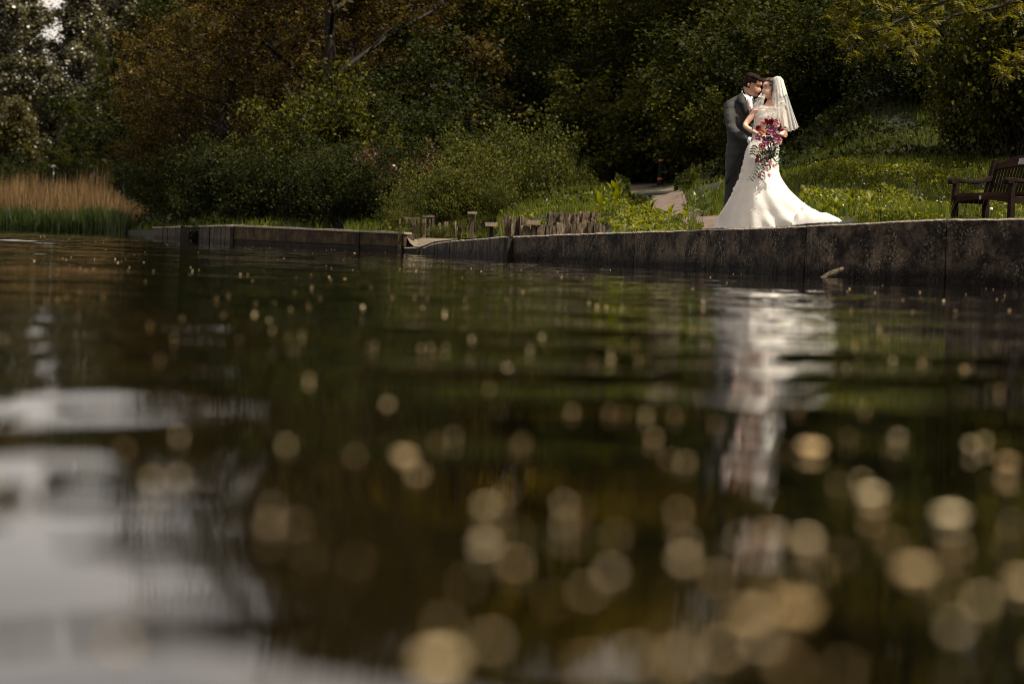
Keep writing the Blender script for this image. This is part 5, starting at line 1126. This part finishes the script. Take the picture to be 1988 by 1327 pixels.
# train spilling along the wall top to the right
TX0, TX1 = 1532, 1634
nT, mT = 48, 26; VT = []
for i in range(nT+1):
    px = TX0+(TX1-TX0)*i/nT; t = i/nT
    Hh = np.interp(px, [1532,1545,1562,1578,1590,1602,1618,1628,1634], [.05,.15,.165,.125,.10,.090,.055,.028,.0])
    yc = (28.10-.0057*(px-1500))/K; wdt = .30*(1-t)**.55+.03
    for j in range(mT+1):
        u = -1+2*j/mT; X = x_of(px, yc, .55); Yw = yc*K+u*wdt; dome = max(0, 1-abs(u)**2.2)**.62
        fold = 1+.16*math.sin(u*8+t*5)*(1-abs(u))+.05*mnoise.noise(Vector((px*.05, u*4, 1)))
        VT.append(Vector((X, Yw, gz(X, Yw)+.02+Hh*dome*fold+.008*math.sin(t*30+u*3)*dome*(1-t))))
FT = [(i*(mT+1)+j, (i+1)*(mT+1)+j, (i+1)*(mT+1)+j+1, i*(mT+1)+j+1) for i in range(nT) for j in range(mT)]
MB().add(VT, FT).build('train', M['dress'], br, True)
# scalloped lace hem
mb = MB()
n = 150; m = len(V)//n; last = V[(m-2)*n:(m-1)*n]
for k in range(0, n, 2):
    p = last[k]; q = last[(k+2) % n]; c = (p+q)/2
    mb.tube([p+Vector((0,0,.005)), c+Vector((0,-.004,-.010)), q+Vector((0,0,.005))], [.006,.008,.006], 5)
mb.build('lace_hem', M['lace'], br, True)
# sheer lace yoke and ruffled cap sleeves
yk = []
for i in range(7):
    t = i/6; row_ = []
    for k in range(15):
        u = k/14; px = 1466+55*u+ (0 if i else 0); py = 203.5+9*t+2.5*math.sin(PI*u)*(1-t)*1.6-(.0); row_.append(B(px, py, -(.052+.06*math.sin(PI*u)**.7+.022*t)+.003*math.sin(k*2.3+i)))
    yk.append(row_)
patch(yk, 'lace_yoke', M['yoke'], br, .004)
def ruffle(path, w, name, seed):
    rows_ = []
    for i in range(22):
        t = i/21*(len(path)-1); k = min(int(t), len(path)-2); p = path[k].lerp(path[k+1], t-k); row_ = []
        for j in range(7):
            u = j/6; row_.append(p+Vector((.018*math.sin(i*1.9+seed)*u, -w*.55*u+.02*math.cos(i*1.7+seed)*u, w*(u-.3)*.9+.012*math.sin(i*2.6+seed)*u)))
        rows_.append(row_)
    patch(rows_, name, M['lace'], br, .003)
ruffle([B(1466,209,-.05), B(1466,202,-.07), B(1474,196,-.08), B(1481,199,-.07)], .075, 'cap_sleeve', 1); ruffle([B(1469,206,-.06), B(1471,197,-.08), B(1476,190,-.08)], .07, 'cap_sleeve', 4)
ruffle([B(1508,207,-.09), B(1516,204,-.08), B(1522,208,-.06), B(1525,216,-.04)], .06, 'cap_sleeve', 2)
# lace appliqué bosses over bodice and skirt
mb = MB(); rr = random.Random(3)
for k in range(260):
    i = rr.randrange(2, m-6); j = rr.randrange(n); 
    if i > m*.45 and rr.random() < .45: continue
    p = V[i*n+j]; c = (V[i*n]+V[i*n+n//2])/2; o_ = (p-c); o_.z = 0; o_.normalize(); r0 = rr.uniform(.008,.017); P0 = p+o_*.002; tz = Vector((0,0,1)); ta = o_.cross(tz).normalized()
    vv = [P0+o_*.005]+[P0+ta*math.cos(a_)*r0*(1 if q % 2 else .55)+tz*math.sin(a_)*r0*(1 if q % 2 else .55) for q, a_ in enumerate([2*PI*q/10 for q in range(10)])]
    mb.add(vv, [(0, 1+q, 1+(q+1) % 10) for q in range(10)])
o = mb.build('lace_flowers', M['lace'], br); tag(o, kind='stuff')
# veil
def veil_sheet(top, hem_l, rowsn, name, dyt, dyh, mat, folds, amp, ph=0.0):
    """top and hem: photo polylines with the depth of each; interpolated into folds"""
    rows_ = []
    for i in range(rowsn+1):
        t = i/rowsn; row_ = []
        for k in range(41):
            u = k/40; a = np.array(top); b = np.array(hem_l); ua = np.linspace(0,1,len(a)); ub = np.linspace(0,1,len(b))
            A = [np.interp(u, ua, a[:,c]) for c in range(3)]; Bq = [np.interp(u, ub, b[:,c]) for c in range(3)]
            e = t; bulge = math.sin(PI*min(1, t*1.15)*.5)
            px = A[0]+(Bq[0]-A[0])*e; py = A[1]+(Bq[1]-A[1])*(e**1.0); dy = A[2]+(Bq[2]-A[2])*e
            ff = amp*t**.8*math.sin(folds*u*PI*2+ph+.8*t)+amp*.4*t*math.sin(folds*2.7*u*PI*2+ph)
            row_.append(B(px+ff*70*.35, py+ (1.4*math.sin(folds*u*PI*2+ph) if i == rowsn else 0), dy+ff))
        rows_.append(row_)
    return patch(rows_, name, mat, br, .0015)
vl = veil_sheet([(1500,152,-.09),(1508,149.3,-.10),(1516,151.5,-.06),(1521,156,.0),(1519,157,.06)], [(1519,240,-.13),(1526,256,-.10),(1536,254,-.04),(1546,250,.02),(1552,246,.08)], 30, 'veil', 0, 0, M['veil'], 5, .020)
veil_sheet([(1501,152,.09),(1508,149.3,.09),(1516,151.5,.08),(1521,156,.05)], [(1512,238,.13),(1526,253,.14),(1540,251,.12),(1551,246,.09)], 30, 'veil', 0, 0, M['veil'], 5, .020, 2.0)
veil_sheet([(1499,153,-.10),(1503,150.5,-.11),(1508,149.3,-.11),(1512,151,-.10)], [(1497,196,-.15),(1505,220,-.17),(1515,246,-.16),(1528,250,-.12)], 26, 'veil', 0, 0, M['veil'], 3, .010, 1.0)
veil_sheet([(1500,152,-.09),(1506,149,-.10),(1514,150,-.08),(1520,155,-.02)], [(1507,182,-.13),(1514,190,-.12),(1522,188,-.08),(1529,184,.0)], 14, 'veil', 0, 0, M['veil_edge'], 4, .010, 1.0)
# wisp over her shoulder towards the groom
veil_sheet([(1484,186,-.12),(1480,184,-.12),(1476,188,-.11)], [(1478,210,-.15),(1465,212,-.14),(1452,214,-.12)], 16, 'veil', 0, 0, M['veil'], 3, .012, .5)
mb = MB(); hp = []
for u in np.linspace(0,1,50):
    A = np.array([(1519,240,-.13),(1526,256,-.10),(1536,254,-.04),(1546,250,.02),(1552,246,.08)]); q = [np.interp(u, np.linspace(0,1,5), A[:,c]) for c in range(3)]; ff = .02*math.sin(5*u*PI*2+.8)
    hp.append(B(q[0]+ff*24, q[1]+1.4*math.sin(5*u*PI*2), q[2]+ff))
mb.tube(hp, .0035, 5); mb.build('veil_trim', M['lace'], br, True)

# ------------------------------------------------------------------ bouquet
def petal_mat(name, a, b_): return leaf_mat(name, [a, tuple((x+y)/2 for x, y in zip(a, b_)), b_], .25, .5, .3, tcol=(1.1,1.0,1.0))
M['rose_peach'] = petal_mat('rose_peach', (.70,.36,.24), (.85,.55,.42)); M['rose_red'] = petal_mat('rose_red', (.16,.005,.02), (.36,.015,.06)); M['rose_pink'] = petal_mat('rose_pink', (.78,.45,.42), (.88,.62,.58))
M['lily'] = petal_mat('lily', (.17,.03,.10), (.36,.07,.20)); M['orchid'] = petal_mat('orchid', (.50,.16,.20), (.78,.42,.42)); M['bq_leaf'] = leaf_mat('bq_leaf', [(.008,.014,.008), (.016,.03,.013), (.035,.05,.02)], .15)
M['dark_calla'] = petal_mat('dark_calla', (.10,.005,.03), (.22,.01,.07)); M['cream_bud'] = petal_mat('cream_bud', (.62,.60,.36), (.78,.76,.55))
bq = empty('bouquet', B(1487,268,-.33), 'cascading bridal bouquet of peach roses, purple lilies and trailing leaves', 'bouquet')
BO = Vector(bq.location)
def Q_(px, py, dy=-.33): return B(px, py, dy)-BO
def petal(mb, c, out, up, L, W, curl, tip=1.0):
    out = out.normalized(); sd = out.cross(up).normalized(); V = []; n = 5
    for i in range(n+1):
        t = i/n; w = W*.5*(math.sin(PI*(.12+.80*t))**.7 if tip < 2 else math.sin(PI*(.1+.88*t))**1.1); p = c+out*L*t*math.cos(curl*t)+up*L*(math.sin(curl*t)+.15)*t
        for s in (-1, -.5, 0, .5, 1): V.append(p+sd*w*s+up*abs(s)**2*W*.16)
    mb.add(V, [(i*5+k, i*5+k+1, (i+1)*5+k+1, (i+1)*5+k) for i in range(n) for k in range(4)])
def rose(px, py, r, mat, dy=-.36, face=None):
    c = Q_(px, py, dy); ax = (face or Vector((RD.uniform(-.3,.3), -1, RD.uniform(.0,.5)))).normalized(); u = ax.cross(Vector((0,0,1))).normalized(); w = u.cross(ax); mb = MB()
    for ring, (k, rr, cu, off) in enumerate(((3,.42,1.35,0),(4,.62,1.15,-.1),(5,.85,.85,-.25),(6,1.05,.5,-.4))):
        for q in range(k):
            a = 2*PI*q/k+ring*.6; o_ = u*math.cos(a)+w*math.sin(a); petal(mb, c+ax*r*off*.6+o_*r*.06, o_, ax, r*rr, r*.95, cu)
    return mb.build('rose', mat, bq, True)
def lily(px, py, r, mat, dy=-.38, name='lily', np_=6):
    c = Q_(px, py, dy); ax = Vector((RD.uniform(-.25,.25), -1, RD.uniform(-.1,.35))).normalized(); u = ax.cross(Vector((0,0,1))).normalized(); w = u.cross(ax); mb = MB()
    for q in range(np_):
        a = 2*PI*q/np_+.5+RD.uniform(-.1,.1); o_ = u*math.cos(a)+w*math.sin(a); petal(mb, c-ax*.006*(q % 2), o_, ax, r*RD.uniform(.9,1.1), r*.52, .25, 3)
    o = mb.build(name, mat, bq, True)
    mb = MB()
    for q in range(4):
        a = q*1.6; mb.tube([c, c+ax*r*.3+(u*math.cos(a)+w*math.sin(a))*r*.12], [.0015,.0025], 4)
    mb.build('stamen', M['cream_bud'], o); return o
# foliage bed behind the flowers
mb = MB()
for k in range(150):
    t = RD.random(); cx, cy, sx, sy = (1488, 262, 19, 20) if t < .45 else (1486, 298, 13, 22)
    c = Q_(RD.gauss(cx, sx*.55), RD.gauss(cy, sy*.55), -.27+RD.uniform(-.05,.05)); d = Vector((RD.gauss(0,1), RD.uniform(-.8,.1), RD.gauss(-.3,1))).normalized(); petal(mb, c, d, Vector((0,-1,.3)).normalized(), RD.uniform(.04,.085), .022, .2, 3)
tag(mb.build('greenery', M['bq_leaf'], bq, True), kind='stuff')
for px, py, r, k in ((1473,259,.052,'rose_peach'),(1473.5,243.5,.046,'rose_pink'),(1500.5,243,.044,'rose_pink'),(1482,240,.036,'rose_red'),(1490.5,240,.038,'rose_red'),(1465,252,.034,'rose_red'),(1500,238.5,.026,'rose_red'),(1471.5,290.5,.040,'rose_peach'),(1506,276,.036,'rose_peach')): rose(px, py, r, M[k])
for px, py, r in ((1491,256.5,.072),(1501.5,272,.058),(1481,279,.056),(1464,270,.046),(1475,284,.040)): lily(px, py, r, M['lily'])
for px, py, r in ((1487,303,.036),(1490,317,.040),(1484,331,.034),(1496,324,.030),(1487,342,.034),(1478,316,.03)): lily(px, py, r, M['orchid'], -.31, 'orchid', 5)
for px, py, d in ((1511,254.5,(1,-.2,.2)),(1509,266,(1,-.2,-.2)),(1469,341,(-.4,-.3,-1)),(1465,312,(-.5,-.3,-.6))):
    c = Q_(px, py); d = Vector(d).normalized(); mb = MB(); mb.tube([c-d*.03, c-d*.005, c+d*.025, c+d*.04], [.005,.020,.016,.004], 8); mb.build('calla_bud', M['dark_calla'], bq, True)
# trailing stems with paired leaves
for path in ([(1470,292),(1466,305),(1467,318),(1462,330),(1457,342),(1450,352)], [(1478,295),(1474,310),(1476,325),(1472,338),(1470,350)], [(1500,285),(1505,298),(1507,312),(1504,322)], [(1462,282),(1457,292),(1455,302)]):
    P_ = [Q_(x, y, -.27-.02*i) for i, (x, y) in enumerate(path)]; mb = MB(); mb.tube(P_, .003, 5); st = mb.build('trailing_stem', M['bq_leaf'], bq, True)
    mb = MB()
    for a, b_ in zip(P_[:-1], P_[1:]):
        for f in (.2, .7):
            c = a.lerp(b_, f); d = (b_-a).normalized()
            for sg in (-1, 1): petal(mb, c, d*.7+Vector((sg*.8,-.2,.05)), Vector((0,-1,.2)), .055, .017, .15, 3)
    mb.build('leaves', M['bq_leaf'], st, True)
for k in range(26):
    x, y = RD.choice([(1463,300),(1470,312),(1504,300),(1472,296)]); c = Q_(x+RD.gauss(0,4), y+RD.gauss(0,7), -.33); mb = MB() if k == 0 else mb; mb.tube([c, c+Vector((RD.uniform(-.01,.01),-.004,.016))], [.008,.004], 6)
mb.build('cream_bud', M['cream_bud'], bq, True)

# ------------------------------------------------------------------ pale flecks added on the water as sun glints, plus far floating specks
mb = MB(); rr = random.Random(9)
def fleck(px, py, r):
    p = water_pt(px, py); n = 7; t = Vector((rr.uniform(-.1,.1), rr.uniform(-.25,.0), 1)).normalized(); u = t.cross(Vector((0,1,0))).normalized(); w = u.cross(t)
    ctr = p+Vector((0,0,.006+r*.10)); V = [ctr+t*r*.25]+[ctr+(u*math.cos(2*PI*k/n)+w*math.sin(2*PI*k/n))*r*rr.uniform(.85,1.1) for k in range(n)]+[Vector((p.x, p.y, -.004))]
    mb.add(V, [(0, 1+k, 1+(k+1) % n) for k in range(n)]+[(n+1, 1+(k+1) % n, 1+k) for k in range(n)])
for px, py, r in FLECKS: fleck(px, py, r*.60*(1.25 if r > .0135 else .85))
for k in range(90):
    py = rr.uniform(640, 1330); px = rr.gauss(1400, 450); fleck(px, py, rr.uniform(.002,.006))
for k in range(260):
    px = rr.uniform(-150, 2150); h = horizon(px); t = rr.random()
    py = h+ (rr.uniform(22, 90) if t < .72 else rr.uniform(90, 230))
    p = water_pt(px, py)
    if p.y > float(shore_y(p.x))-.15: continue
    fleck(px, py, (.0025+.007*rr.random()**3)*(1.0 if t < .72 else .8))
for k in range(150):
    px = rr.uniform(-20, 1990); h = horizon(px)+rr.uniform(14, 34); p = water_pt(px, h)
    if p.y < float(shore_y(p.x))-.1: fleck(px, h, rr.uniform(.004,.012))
tag(mb.build('glint_flecks', M['glint']), 'pale flecks added on the dark water in place of sun glints, with far floating specks', 'glint', kind='stuff')
